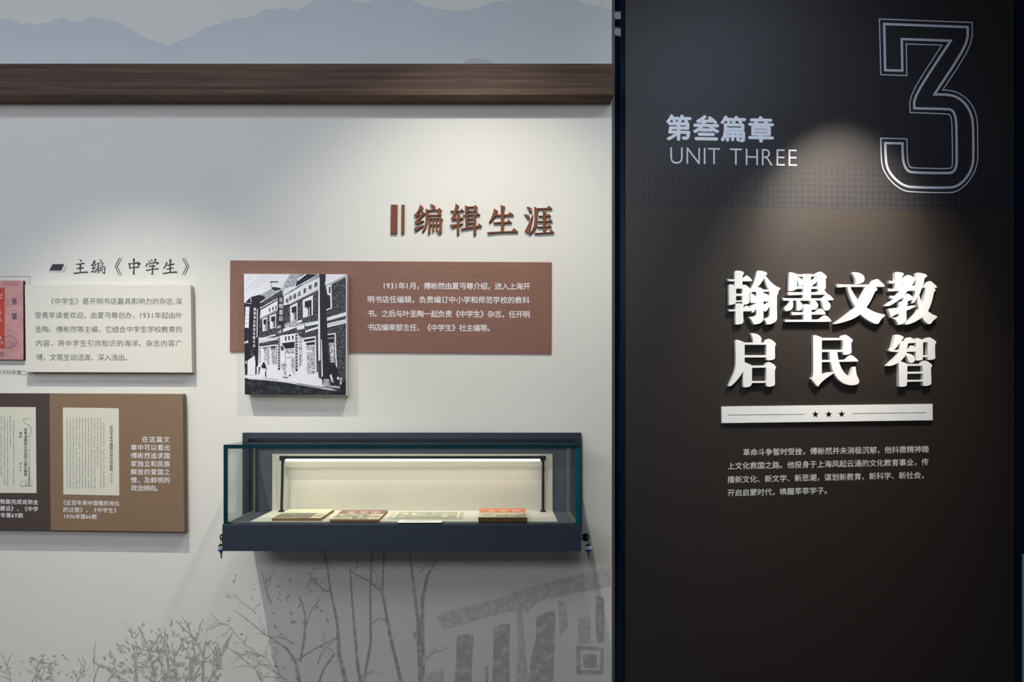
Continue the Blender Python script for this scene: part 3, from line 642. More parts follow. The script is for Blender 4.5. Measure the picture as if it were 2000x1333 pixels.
ph(B_, ['B', (545, 300), (590, 330), (615, 470), (670, 490), (670, 735), (590, 770), (550, 700)]); ph(W_, ['B', (580, 300), (690, 265), (705, 745), (590, 790), (590, 765), (675, 730), (665, 490), (610, 470)])
ph(B_, ['B', (640, 320), (675, 310), (670, 440), (640, 440)])
# lamp post and white pipe
ph(B_, ['B', (445, 60), (575, 60), (560, 300), (600, 900), 'D', (620, 300), (640, 640), (640, 1000), (510, 1040), (490, 500), (470, 0), 'B', (455, 500)])
ph(W_, ['B', (432, 130), (455, 130), (465, 1332), 'D', (470, 560), (430, 560), 'B', (425, 1332)]); ph(W_, ['D', (485, 140), (500, 140), (520, 880), (495, 890)])
ph(B_, ['D', (620, 30), (740, 30), (745, 200), (620, 200)]); phl(W_, ['D', (615, 40), (765, 20), (775, 400), (795, 700)], 2.4); phl(W_, ['D', (625, 118), (740, 108)], 1.2)
ph(S_, ['D', (640, 210), (745, 200), (755, 600), (680, 620)])
# people and shadows
ph(B_, ['D', (640, 600), (740, 600), (800, 700), (850, 850), (850, 1040), (700, 1050), (640, 900)]); ph(W_, ['D', (655, 860), (690, 835), (740, 1005), (715, 1000), (700, 930), (690, 1010), (680, 920)])
ph(G_, ['D', (525, 930), (640, 930), (655, 1085), (525, 1090)]); ph(G_, ['D', (860, 900), (905, 900), (895, 1040), (860, 1040)]); ph(W_, ['D', (805, 890), (840, 885), (840, 945), (805, 940)]); ph(G_, ['D', (650, 1060), (910, 1080), (900, 1125), (640, 1100)])
ph(B_, ['C', (455, 590), (480, 590), (485, 620), (505, 650), (520, 715), (440, 715), (430, 690), (400, 710), (425, 660)]); ph(B_, ['C', (488, 790), (512, 790), (515, 890), (495, 890)]); ph(S_, ['C', (490, 720), (535, 720), (520, 790), (485, 790)])
ph(B_, ['C', (85, 620), (140, 630), (150, 700), (130, 850), (90, 850)]); ph(W_, ['C', (100, 570), (120, 570), (125, 620), (100, 625)]); ph(B_, ['C', (290, 710), (325, 710), (320, 840), (300, 840)]); ph(B_, ['C', (365, 690), (395, 690), (370, 840), (355, 835)])
ph(W_, ['C', (140, 560), (280, 460), (300, 600), (290, 850), (140, 850)]); ph(K_, ['C', (195, 560), (215, 300), (240, 300), (270, 470), (200, 490)])
ph(S_, ['C', (805, 640), (850, 610), (915, 630), (920, 680), (860, 700), (820, 700)]); ph(S_, ['C', (845, 700), (900, 700), (915, 860), (880, 860)]); ph(B_, ['C', (845, 885), (955, 895), (950, 912), (845, 900)]); ph(B_, ['C', (975, 840), (1000, 840), (1005, 875), (970, 875)])
ph(W_, [(100, 710), (180, 715), (165, 1140), (85, 1130)])
for y in (800, 880, 965, 1050): phl(B_, [(90, y-6), (175, y+2)], .5)
ph(W_, ['C', (75, 190), (150, 150), (155, 210), (80, 220)])
for x in (92, 112, 132): phl(B_, ['C', (x, 160), (x+6, 220)], .6)
for x in (335, 325): phl(W_, [(x+8, 760), (x, 1332)], .8)
phl(W_, [(200, 530), (215, 620)], 1.4); phl(W_, [(75, 630), (215, 650)], 1.0); phl(B_, [(590, 215), (750, 212)], 1.4); phl(B_, [(612, 200), (614, 320)], .6)
for x0_, y0_, x1_, y1_ in ((80, 410, 430, 70), (230, 350, 520, 60), (300, 340, 630, 65), (90, 240, 230, 70)): phl(G_, [(x0_, y0_), (x1_, y1_)], .35)
# road
ph(R_, ['C', (85, 905), (180, 935), (500, 955), (900, 1000), (1230, 1060), 'D', (200, 1075), (520, 1130), (880, 1180), (990, 1200), (990, 1255), (0, 1250), 'C', (85, 1240)])
ph(B_, ['D', (850, 1130), (990, 900), (990, 1250), (600, 1250), (880, 1180)]); phl(B_, ['C', (460, 905), (750, 945)], .5); phl(B_, ['D', (0, 1020), (400, 1085), (640, 1110)], .9)
# shop signs in the picture
k = d/F
def sgn(c, q, x, y, w_, h_, sh, mi):
    ox, oy = OR[q]; X, Z = P(ox+(x-w_/2)/10.25, oy+(y+h_*.38)/10.25, d); lay[0] += 1
    put(mb, c, X, Z, w_/10.25*k, sh*w_/10.25*k, 0, h_/10.25*k, y0-.0003-lay[0]*8e-6, mi); put(mb, c, X+.35*k, Z, w_/10.25*k, sh*w_/10.25*k, 0, h_/10.25*k, y0-.0003-lay[0]*8e-6-3e-6, mi)
for c, q, x, y in (('開', 'B', 378, 280), ('明', 'B', 265, 335), ('書', 'B', 155, 400), ('店', 'B', 48, 460), ('股', 'A', 1085, 510), ('份', 'A', 1000, 545), ('有', 'A', 930, 600)): sgn(c, q, x, y, 62, 105, .35, B_)
ph(B_, [(250, 740), (325, 740), (315, 1332), 'C', (305, 300), (225, 300), (240, 0)])
for i, c in enumerate('開明書店股份有限公司'): sgn(c, 'A', 285-2*i, 765+81*i, 50, 70, 0, W_)
ph(B_, [(755, 500), (855, 500), (850, 1060), (750, 1060)]); ph(W_, [(775, 530), (845, 530), (840, 620), (775, 620)])
for i, c in enumerate('開明書店'): sgn(c, 'A', 808, 580+122*i, 84, 110, 0, W_ if i else B_)
for i, x in enumerate((585, 650, 712)): ph(B_, [(x-10, 745-i*25), (x+10, 730-i*25), (x+8, 800-i*25), (x-12, 815-i*25)])
ph(G_, [(725, 1110), (800, 1070), (810, 1130), (740, 1150)]); ph(G_, [(730, 1220), (820, 1170), (820, 1240), (760, 1255)])
mb.build('picture_print', PM, t)
# ------------------------------------------------------------------ brown raised heading
BG = 'brown raised heading characters'
def raised(name, polys, ox, oy, sc, thick, mats, label, group, cat='letter', yb=0, it=0):
    d = CD-thick+yb; q = [soften(p, it) if it else p for p in polys]; q = tr(q, ox, oy, sc, d)
    xs = [x for p in q for x, _ in p]; zs = [z for p in q for _, z in p]
    mb = MB(); solid(mb, q, yb-thick, yb-.0001, 0, 1)
    o = mb.build(name, mats, None, loc=((min(xs)+max(xs))/2, yb, (min(zs)+max(zs))/2)); return tag(o, label, cat, group)
S = 16.66
bian = [[(340, 165), (430, 235), (440, 270), (350, 370), (260, 455), (250, 485), (330, 482), (200, 575), (135, 495), (210, 440), (290, 310)], [(415, 370), (515, 460), (450, 500), (370, 590), (270, 700), (460, 680), (465, 700), (210, 815), (150, 725), (230, 650), (320, 520), (390, 430)], [(445, 825), (460, 850), (320, 940), (200, 1035), (175, 1030), (145, 930)],
        [(665, 150), (740, 155), (820, 200), (840, 250), (830, 320), (735, 320), (700, 220)], [(520, 290), (610, 330), (610, 620), (590, 750), (540, 890), (480, 990), (405, 1080), (400, 1060), (470, 900), (515, 720), (525, 560)], [(600, 335), (900, 325), (960, 270), (1045, 340), (1020, 390), (1025, 515), (910, 515), (910, 350), (610, 365)], [(600, 490), (1030, 490), (1030, 520), (600, 525)],
        [(620, 590), (700, 600), (940, 600), (970, 560), (1080, 625), (1050, 660), (1045, 1060), (1040, 1080), (950, 1120), (910, 1060), (850, 990), (960, 1010), (965, 630), (690, 630)], [(625, 590), (690, 610), (685, 900), (665, 1100), (590, 1115), (600, 950), (620, 800)], [(735, 620), (790, 620), (790, 1030), (735, 1035)], [(845, 620), (900, 620), (900, 1000), (845, 1000)], [(680, 800), (970, 800), (970, 825), (680, 825)]]
ji = [[(160, 355), (300, 365), (480, 355), (515, 290), (610, 370), (600, 380), (170, 395)], [(330, 125), (440, 200), (400, 250), (350, 430), (310, 580), (300, 620), (380, 610), (270, 660), (240, 680), (170, 600), (220, 560), (270, 400), (310, 250)], [(300, 625), (460, 600), (515, 560), (590, 620), (570, 630), (270, 655)], [(370, 440), (475, 480), (455, 560), (450, 1110), (365, 1145), (365, 800)], [(140, 820), (380, 790), (580, 760), (575, 790), (380, 850), (210, 920)],
      [(625, 180), (720, 225), (720, 400), (690, 440), (635, 450), (635, 300)], [(700, 225), (920, 220), (960, 170), (1045, 240), (1025, 290), (1030, 395), (915, 395), (915, 250), (700, 260)], [(700, 365), (1030, 365), (1030, 395), (700, 400)],
      [(560, 500), (700, 490), (1000, 480), (1040, 420), (1130, 490), (1120, 500), (570, 530)], [(640, 500), (725, 500), (725, 920), (645, 930)], [(905, 490), (1000, 490), (1000, 1110), (980, 1130), (905, 1155)], [(725, 620), (910, 615), (910, 645), (725, 655)], [(725, 755), (910, 750), (910, 780), (725, 790)], [(500, 940), (700, 905), (1040, 860), (1085, 770), (1185, 850), (1180, 870), (700, 950), (520, 980)]]
sheng = [[(325, 285), (455, 365), (440, 400), (350, 560), (260, 680), (170, 755), (165, 735), (230, 610), (300, 430)], [(370, 490), (550, 485), (790, 475), (845, 400), (965, 490), (950, 515), (550, 530), (340, 540)], [(540, 175), (690, 225), (660, 290), (650, 400), (650, 1050), (550, 1050), (550, 400)], [(305, 740), (550, 720), (745, 720), (795, 640), (905, 735), (900, 755), (550, 765), (330, 785)], [(105, 1060), (400, 1040), (700, 1030), (910, 1020), (975, 920), (1110, 1040), (1100, 1060), (600, 1065), (400, 1080), (150, 1115)]]
ya = [[(230, 235), (300, 235), (380, 280), (400, 330), (395, 400), (310, 405), (280, 320)], [(140, 475), (220, 480), (310, 520), (330, 570), (325, 620), (250, 630), (215, 560)], [(430, 450), (430, 520), (380, 750), (310, 1100), (250, 1080), (165, 1025), (250, 860), (350, 640)],
      [(470, 225), (580, 280), (890, 270), (940, 195), (1055, 285), (1040, 310), (590, 310), (580, 600), (560, 830), (500, 950), (420, 1040), (315, 1145), (310, 1120), (400, 990), (460, 830), (485, 600)], [(755, 360), (870, 400), (850, 460), (850, 700), (850, 1070), (755, 1070), (755, 700)], [(615, 525), (755, 520), (890, 515), (935, 450), (1015, 525), (1000, 540), (625, 550)], [(590, 700), (755, 690), (940, 680), (985, 625), (1065, 695), (1050, 715), (600, 730)], [(575, 880), (755, 870), (910, 865), (955, 800), (1035, 870), (1030, 890), (590, 905)], [(470, 1085), (755, 1075), (960, 1065), (1020, 970), (1120, 1060), (1115, 1080), (500, 1115)]]
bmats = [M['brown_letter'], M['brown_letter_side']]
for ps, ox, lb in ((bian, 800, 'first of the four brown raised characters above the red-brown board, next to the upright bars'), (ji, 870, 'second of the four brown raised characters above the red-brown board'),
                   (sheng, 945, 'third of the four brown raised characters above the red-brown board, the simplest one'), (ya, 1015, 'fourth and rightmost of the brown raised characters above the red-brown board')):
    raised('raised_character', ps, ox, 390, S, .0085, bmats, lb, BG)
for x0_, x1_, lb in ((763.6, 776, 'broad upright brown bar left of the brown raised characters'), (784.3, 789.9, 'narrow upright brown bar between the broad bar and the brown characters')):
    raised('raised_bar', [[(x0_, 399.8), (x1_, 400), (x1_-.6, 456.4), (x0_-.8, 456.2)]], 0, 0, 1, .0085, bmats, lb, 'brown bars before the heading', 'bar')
# ------------------------------------------------------------------ tall dark board
PL, PR = P(1221.5, 0)[0], P(1981, 0)[0]
t = thing('tall_board', ((PL+PR)/2, .02, 0), 'tall dark brown and navy exhibition board at right carrying the big outlined number', 'board')
zl, zr = P(0, 401.8)[1], P(0, 415)[1]
mb = MB()
mb.add([(PL, 0, 0), (PR, 0, 0), (PR, 0, zr), (PL, 0, zl), (PR, 0, ZT), (PL, 0, ZT)], [(0, 1, 2, 3)], 0); mb.add([(PL, 0, zl), (PR, 0, zr), (PR, 0, ZT), (PL, 0, ZT)], [(0, 1, 2, 3)], 1)
mb.add([(PL, 0, 0), (PL, .05, 0), (PL, .05, ZT), (PL, 0, ZT)], [(3, 2, 1, 0)], 2); mb.add([(PR, 0, 0), (PR, .05, 0), (PR, .05, ZT), (PR, 0, ZT)], [(0, 1, 2, 3)], 2)
mb.build('board', [M['board_lo'], M['board_up'], M['black_side']], t)
mb = MB()
i1 = [(178, 180), (1265, 220), (1268, 438), (832, 1097), (1000, 1100)]
z2 = lambda l: [(x, y+1199.7) for x, y in l]
inner = i1+[(1070, 1112), (1150, 1145)]+z2([(1215, 0), (1260, 55), (1300, 130), (1330, 230), (1338, 400), (1340, 740), (1325, 840), (1280, 940), (1210, 1030), (1130, 1090), (1040, 1115), (540, 1108), (440, 1085), (340, 1020), (260, 930), (210, 830), (197, 700), (192, 532), (416, 535), (422, 740), (440, 820), (480, 890), (540, 915), (1030, 925), (1080, 905), (1115, 850), (1124, 760), (1118, 300), (1110, 200), (1085, 130), (1050, 95), (1000, 88), (570, 78)])+[(568, 1120), (1045, 398), (407, 376), (415, 788), (192, 782)]
outer = [(116, 115), (1322, 160), (1326, 455), (940, 1040), (1000, 1040), (1120, 1065), (1215, 1120)]+z2([(1300, 0), (1360, 110), (1390, 230), (1395, 400), (1399, 700), (1390, 800), (1350, 920), (1280, 1030), (1200, 1110), (1120, 1160), (1050, 1180), (520, 1168), (420, 1145), (310, 1070), (220, 970), (160, 860), (140, 740), (134, 468), (474, 476), (480, 720), (490, 800), (515, 845), (550, 856), (1030, 867), (1060, 845), (1070, 780), (1062, 320), (1055, 220), (1040, 170), (1010, 150), (516, 134)])+[(508, 1105), (930, 455), (465, 440), (474, 852), (135, 840)]
for pts, w_ in ((inner, 4.6), (outer, 2.1)):
    q = soften([(1700+x/6.665, 20+y/6.665) for x, y in pts], 2, 40)
    for r in ribbon([P(*p) for p in q], w_*CD/F, True): flat(mb, r, -.0004)
mb.build('outlined_number', M['number_ink'], t)
mb = MB()
line(mb, '第叁篇章', 1302, 249, 1511, 253.6, 52.5, -.0004, CD, 1.5); mb.build('unit_title', mat('unit_title_ink', (236, 238, 248), .5, .4), t)
mb = MB(); kk = CD/F; em = 33/.685
SUB = mat('unit_subtitle_ink', (226, 228, 240), .5, .4)
wd = [max(x for x, _ in glyph(c, -.012)[0])+.09 if c != ' ' else .33 for c in 'UNIT THREE']; sc = (1561-1307)/sum(wd)
pos = 0
for c, a in zip('UNIT THREE', wd):
    px = 1306+pos*sc; py = 320+(px-1308)/252*5
    if c != ' ':
        X, Z = P(px, py); put(mb, c, X, Z, sc*kk, -.02*sc*kk, 0, em*kk, -.0004, 0, -.012)
    else: mb.build('unit_subtitle', SUB, t); mb = MB()
    pos += a
mb.build('unit_subtitle', SUB, t)
mb = MB(); e = 14.6; b_ = .13
line(mb, '革命斗争暂时受挫，傅彬然并未消极沉郁，他抖擞精神踏', 1451.5, 884.2, 1813.8, 877.6, e, -.0004, CD, b_)
line(mb, '上文化救国之路。他投身于上海风起云涌的文化教育事业，传', 1421.4, 910.8, 1813.2, 902.8, e, -.0004, CD, b_)
line(mb, '播新文化、新文学、新思潮，谋划新教育、新科学、新社会，', 1421.2, 937.4, 1805.5, 928.2, e, -.0004, CD, b_)
line(mb, '开启启蒙时代，唤醒莘莘学子。', 1421.2, 963.2, 1616.5, 958.6, e, -.0004, CD, b_)
mb.build('printed_paragraph', M['text_ink_w'], t)
# ------------------------------------------------------------------ white raised headline
han = [[(258, 105), (285, 92), (350, 92), (410, 105), (440, 125), (443, 150), (430, 170), (412, 188), (412, 400), (258, 395)], [(105, 258), (150, 265), (258, 268), (412, 250), (430, 235), (480, 190), (500, 185), (545, 215), (600, 275), (605, 292), (590, 303), (258, 303), (135, 305)],
       [(140, 375), (150, 366), (200, 366), (258, 388), (285, 395), (285, 735), (265, 752), (220, 772), (160, 780), (140, 775), (145, 650), (140, 500)], [(408, 390), (430, 373), (455, 370), (490, 385), (530, 415), (560, 450), (575, 480), (552, 520), (552, 700), (545, 735), (520, 760), (470, 772), (425, 770), (408, 750)],
       [(285, 390), (412, 390), (412, 450), (285, 450)], [(280, 552), (410, 552), (410, 598), (280, 598)], [(280, 688), (412, 688), (412, 718), (280, 720)],
       [(270, 760), (285, 748), (350, 745), (410, 755), (442, 775), (442, 800), (425, 830), (428, 1000), (432, 1100), (430, 1130), (400, 1158), (340, 1170), (290, 1172), (272, 1160)], [(125, 862), (165, 870), (270, 866), (425, 850), (440, 830), (480, 790), (500, 792), (540, 820), (578, 875), (580, 895), (565, 905), (270, 905), (150, 908)],
       [(700, 105), (720, 90), (780, 92), (870, 115), (905, 140), (908, 165), (870, 188), (850, 235), (820, 290), (780, 350), (730, 410), (690, 440), (640, 490), (590, 540), (565, 560), (560, 480), (600, 420), (650, 310), (680, 200)], [(870, 188), (930, 265), (1000, 340), (1070, 395), (1130, 425), (1172, 440), (1170, 455), (1140, 490), (1128, 520), (1125, 560), (1110, 580), (1020, 560), (940, 465), (900, 390), (865, 300), (850, 235)],
       [(690, 440), (740, 422), (790, 440), (825, 470), (950, 470), (950, 512), (590, 518)], [(690, 440), (740, 425), (790, 440), (825, 470), (838, 500), (832, 1020), (835, 1065), (815, 1110), (760, 1150), (700, 1165), (645, 1168), (625, 1150), (600, 1090), (565, 1045), (530, 1025), (560, 1018), (620, 1012), (680, 990), (692, 960)],
       [(565, 560), (590, 545), (630, 562), (670, 600), (695, 625), (695, 738), (630, 740), (590, 742), (568, 720)], [(552, 795), (600, 780), (700, 740), (700, 845), (670, 880), (640, 925), (610, 935), (590, 900), (570, 850)],
       [(955, 470), (1010, 430), (1105, 540), (1102, 600), (1100, 800), (1105, 1050), (1100, 1080), (1060, 1125), (990, 1160), (930, 1170), (900, 1170), (885, 1130), (865, 1090), (835, 1060), (870, 1050), (910, 1035), (945, 1010), (958, 980), (958, 600)],
       [(850, 545), (885, 550), (925, 575), (965, 612), (965, 700), (900, 715), (860, 712), (830, 690), (825, 600)], [(830, 775), (890, 745), (965, 700), (965, 800), (920, 860), (890, 910), (860, 910), (830, 880)]]
mo = [[(215, 130), (240, 122), (290, 132), (375, 160), (375, 440), (370, 460), (340, 480), (290, 498), (220, 500), (205, 490), (212, 300)], [(370, 165), (750, 165), (750, 208), (370, 208)], [(750, 160), (790, 125), (835, 112), (870, 120), (930, 165), (975, 210), (970, 235), (948, 255), (950, 340), (955, 440), (940, 460), (920, 475), (850, 480), (790, 480), (790, 250), (785, 208), (750, 208)],
      [(500, 160), (655, 160), (658, 690), (500, 690)], [(370, 410), (790, 410), (790, 452), (370, 452)], [(375, 218), (410, 222), (455, 250), (500, 290), (500, 370), (470, 400), (440, 408), (420, 400), (400, 330)], [(655, 300), (700, 260), (740, 215), (790, 235), (790, 300), (740, 345), (680, 395), (655, 410)],
      [(185, 525), (210, 520), (500, 525), (740, 525), (800, 500), (860, 470), (920, 475), (975, 545), (970, 560), (940, 570), (500, 572), (215, 580)], [(85, 640), (130, 645), (500, 645), (870, 648), (900, 620), (940, 575), (975, 550), (1030, 580), (1100, 650), (1105, 668), (1090, 688), (500, 688), (110, 690)],
      [(235, 680), (290, 680), (302, 760), (298, 820), (270, 865), (230, 890), (180, 902), (145, 895), (125, 865), (130, 830), (170, 790), (210, 745)], [(365, 680), (400, 680), (450, 715), (490, 765), (498, 820), (470, 870), (430, 892), (395, 893), (375, 870), (372, 780)], [(635, 680), (720, 682), (770, 720), (800, 765), (800, 810), (775, 850), (735, 872), (700, 878), (665, 860), (660, 770)], [(855, 680), (970, 682), (1010, 715), (1045, 765), (1050, 820), (1030, 865), (990, 890), (940, 890), (915, 850), (885, 760)],
      [(505, 768), (560, 762), (640, 772), (668, 785), (668, 1090), (512, 1090)], [(265, 922), (510, 928), (740, 925), (760, 890), (795, 862), (830, 852), (870, 860), (920, 900), (950, 945), (945, 968), (660, 970), (510, 970), (290, 982)], [(130, 1070), (180, 1076), (500, 1075), (830, 1070), (860, 1030), (900, 995), (940, 985), (985, 1005), (1040, 1060), (1065, 1095), (1050, 1115), (500, 1115), (150, 1118)]]
wen = [[(450, 130), (480, 122), (540, 125), (620, 145), (680, 185), (705, 240), (695, 300), (660, 335), (600, 355), (550, 358), (530, 320), (525, 260), (500, 195)], [(145, 360), (200, 368), (450, 370), (825, 372), (850, 330), (885, 280), (920, 268), (965, 260), (1000, 285), (1060, 340), (1105, 385), (1100, 408), (1085, 415), (400, 412), (170, 425)],
       [(355, 405), (412, 405), (450, 490), (510, 590), (580, 685), (660, 770), (740, 830), (840, 890), (930, 930), (1020, 955), (1100, 972), (1115, 985), (1100, 1010), (1050, 1045), (1010, 1110), (985, 1150), (960, 1160), (900, 1150), (810, 1105), (720, 1050), (620, 965), (520, 825), (430, 660), (385, 530)],
       [(720, 405), (900, 405), (950, 440), (962, 465), (950, 490), (915, 505), (880, 580), (820, 710), (740, 830), (620, 965), (520, 1035), (420, 1080), (300, 1120), (180, 1150), (120, 1160), (95, 1150), (150, 1110), (280, 1020), (400, 925), (520, 825), (600, 690), (670, 550)]]
jiao = [[(290, 125), (310, 118), (370, 122), (430, 132), (460, 145), (465, 168), (445, 190), (438, 205), (438, 480), (290, 480)], [(520, 190), (560, 175), (600, 190), (705, 250), (690, 290), (660, 345), (630, 385), (590, 440), (540, 500), (480, 575), (430, 640), (340, 700), (240, 765), (170, 800), (120, 800), (90, 792), (150, 745), (230, 680), (300, 600), (380, 500), (438, 420), (440, 385), (475, 320), (440, 320), (440, 250), (490, 240)],
        [(165, 292), (290, 308), (500, 300), (480, 340), (180, 345)], [(145, 450), (220, 460), (440, 455), (560, 430), (635, 385), (700, 408), (720, 450), (700, 493), (380, 495), (165, 505)], [(180, 595), (470, 605), (470, 640), (200, 650)],
        [(470, 600), (510, 555), (550, 553), (600, 580), (645, 620), (640, 660), (580, 690), (530, 718), (550, 750), (545, 775), (515, 800), (518, 890), (518, 1060), (515, 1090), (480, 1135), (430, 1165), (360, 1180), (345, 1165), (325, 1110), (290, 1065), (225, 1035), (290, 1028), (340, 1020), (372, 1000), (372, 715), (440, 720)],
        [(150, 855), (250, 845), (420, 830), (520, 805), (620, 790), (700, 785), (708, 800), (650, 840), (520, 892), (370, 945), (270, 990), (215, 1030), (200, 1030), (185, 960), (165, 900)],
        [(720, 135), (745, 130), (820, 140), (900, 160), (930, 185), (930, 210), (885, 235), (870, 300), (850, 395), (830, 430), (780, 575), (720, 665), (680, 720), (655, 745), (630, 745), (650, 690), (690, 600), (690, 500), (710, 300), (715, 200)], [(840, 400), (885, 395), (920, 330), (955, 305), (1005, 300), (1050, 335), (1110, 390), (1132, 418), (1120, 435), (1060, 440), (840, 432)],
        [(900, 425), (1060, 430), (1095, 465), (1100, 490), (1070, 515), (1040, 660), (1000, 790), (950, 905), (890, 970), (830, 1030), (740, 1090), (640, 1140), (550, 1170), (500, 1172), (480, 1155), (560, 1100), (650, 1010), (740, 895), (830, 770), (870, 640), (890, 540)], [(735, 670), (775, 580), (790, 650), (840, 770), (880, 840), (950, 905), (1030, 965), (1110, 995), (1135, 1020), (1120, 1040), (1060, 1085), (1020, 1140), (990, 1165), (940, 1155), (880, 1100), (830, 1030), (775, 900), (745, 780)]]
qi = [[(575, 65), (620, 62), (690, 75), (750, 105), (795, 160), (795, 210), (780, 255), (635, 255), (625, 190), (605, 125)], [(270, 198), (310, 195), (360, 210), (455, 248), (455, 645), (520, 670), (605, 710), (600, 1090), (570, 1125), (510, 1150), (440, 1145), (422, 1130), (425, 825), (400, 870), (350, 950), (280, 1035), (210, 1100), (160, 1130), (130, 1128), (140, 1085), (200, 960), (250, 840), (275, 720), (280, 600), (275, 400)],
      [(450, 250), (860, 250), (860, 295), (450, 295)], [(450, 503), (895, 503), (895, 548), (450, 548)], [(600, 710), (895, 708), (895, 752), (600, 757)], [(595, 1020), (895, 1020), (895, 1058), (595, 1062)], [(850, 250), (880, 200), (905, 183), (940, 175), (980, 185), (1050, 235), (1088, 280), (1080, 300), (1060, 325), (1065, 540), (1060, 575), (1020, 600), (950, 608), (905, 605), (890, 590), (890, 292), (850, 294)],
      [(855, 710), (880, 665), (910, 645), (940, 640), (980, 650), (1050, 695), (1088, 740), (1080, 765), (1060, 795), (1062, 1000), (1065, 1080), (1055, 1105), (1010, 1130), (940, 1138), (900, 1130), (888, 1110), (888, 755), (855, 752)]]
min_ = [[(185, 115), (210, 100), (260, 110), (370, 155), (360, 200), (360, 890), (440, 860), (520, 840), (600, 840), (600, 862), (540, 905), (430, 980), (350, 1050), (310, 1100), (290, 1130), (270, 1128), (230, 1080), (175, 1010), (140, 970), (190, 940), (190, 500)], [(355, 157), (750, 157), (788, 200), (355, 205)], [(740, 155), (770, 110), (820, 95), (850, 97), (900, 130), (980, 195), (985, 215), (950, 245), (952, 340), (958, 440), (945, 470), (900, 490), (830, 500), (795, 490), (785, 470), (785, 200)],
        [(355, 395), (790, 395), (790, 438), (355, 438)], [(355, 600), (690, 598), (835, 595), (870, 550), (910, 510), (950, 500), (990, 520), (1060, 580), (1093, 615), (1085, 632), (700, 636), (355, 642)], [(512, 430), (668, 430), (690, 590), (720, 690), (770, 800), (830, 880), (890, 915), (925, 915), (950, 830), (970, 750), (990, 735), (1035, 732), (1045, 800), (1055, 880), (1080, 950), (1110, 1000), (1110, 1050), (1080, 1085), (1000, 1108), (920, 1105), (820, 1080), (720, 1020), (640, 930), (580, 810), (535, 640)]]
zhi = [[(285, 95), (330, 90), (400, 105), (455, 132), (465, 155), (412, 215), (380, 265), (330, 330), (270, 398), (180, 398), (215, 370), (250, 250)], [(390, 222), (495, 225), (520, 180), (545, 150), (600, 145), (640, 170), (700, 205), (700, 240), (680, 262), (400, 262)], [(165, 400), (380, 398), (530, 395), (560, 395), (590, 340), (610, 308), (640, 312), (710, 350), (710, 435), (200, 440)],
       [(390, 222), (545, 222), (560, 265), (535, 310), (535, 420), (500, 510), (410, 620), (360, 655), (280, 695), (200, 722), (120, 718), (130, 700), (200, 640), (280, 555), (340, 480), (380, 400), (385, 300)], [(495, 465), (560, 470), (630, 490), (680, 540), (690, 590), (670, 640), (630, 660), (580, 655), (550, 600), (530, 540), (505, 510)],
       [(695, 170), (730, 158), (790, 175), (870, 210), (850, 245), (850, 575), (840, 595), (790, 610), (710, 612), (700, 600), (708, 300)], [(840, 205), (950, 215), (950, 245), (840, 245)], [(845, 505), (950, 505), (950, 542), (845, 542)], [(870, 215), (910, 165), (950, 150), (990, 148), (1040, 175), (1110, 225), (1115, 250), (1090, 285), (1088, 400), (1095, 560), (1085, 580), (1030, 598), (960, 600), (942, 590), (942, 245)],
       [(360, 650), (410, 625), (540, 680), (535, 720), (530, 1110), (500, 1130), (430, 1138), (380, 1138), (368, 1125), (370, 900)], [(528, 678), (850, 678), (850, 715), (528, 718)], [(528, 835), (855, 832), (855, 872), (528, 878)], [(528, 998), (855, 995), (855, 1032), (528, 1038)], [(790, 680), (820, 630), (870, 612), (910, 615), (960, 640), (1030, 695), (1035, 715), (1005, 765), (1012, 900), (1018, 1060), (1005, 1090), (960, 1115), (880, 1125), (850, 1110), (850, 715)]]
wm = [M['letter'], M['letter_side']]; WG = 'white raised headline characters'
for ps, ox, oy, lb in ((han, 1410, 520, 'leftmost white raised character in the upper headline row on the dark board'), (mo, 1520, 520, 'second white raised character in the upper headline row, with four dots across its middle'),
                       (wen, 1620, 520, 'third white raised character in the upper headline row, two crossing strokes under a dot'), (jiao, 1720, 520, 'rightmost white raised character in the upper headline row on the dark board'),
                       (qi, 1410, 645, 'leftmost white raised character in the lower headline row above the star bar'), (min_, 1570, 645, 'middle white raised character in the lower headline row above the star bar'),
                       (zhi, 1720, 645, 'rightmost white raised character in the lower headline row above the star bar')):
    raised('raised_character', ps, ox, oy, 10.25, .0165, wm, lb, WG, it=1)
# white bar with three stars
t = thing('star_bar', (P(1615, 0)[0], 0, P(0, 808)[1]), 'white raised bar with three black stars between two thin lines, under the headline', 'bar')
o, d, y0 = panel_box('bar', [(1409.4, 794.4), (1821.6, 789.4), (1821.6, 821.4), (1409.8, 827)], .010, [M['letter'], M['letter_side']], t)
for cx_, cy_ in ((1592.6, 810), (1618.6, 809.8), (1643.8, 809.4)):
    mb = MB(); pts = [(cx_+(7.4 if i % 2 == 0 else 2.9)*math.sin(i*math.pi/5), cy_-(7.4 if i % 2 == 0 else 2.9)*math.cos(i*math.pi/5)) for i in range(10)]
    flat(mb, [P(x, y, d) for x, y in pts], y0-.0003); mb.build('star', M['black_plastic'], t)
for a, b in (((1421.2, 811.2), (1571.4, 809.8)), ((1665, 808.4), (1809, 806.6))):
    mb = MB(); pen(mb, [a, b], .9, y0-.0003, d); mb.build('thin_line', M['black_side'], t)
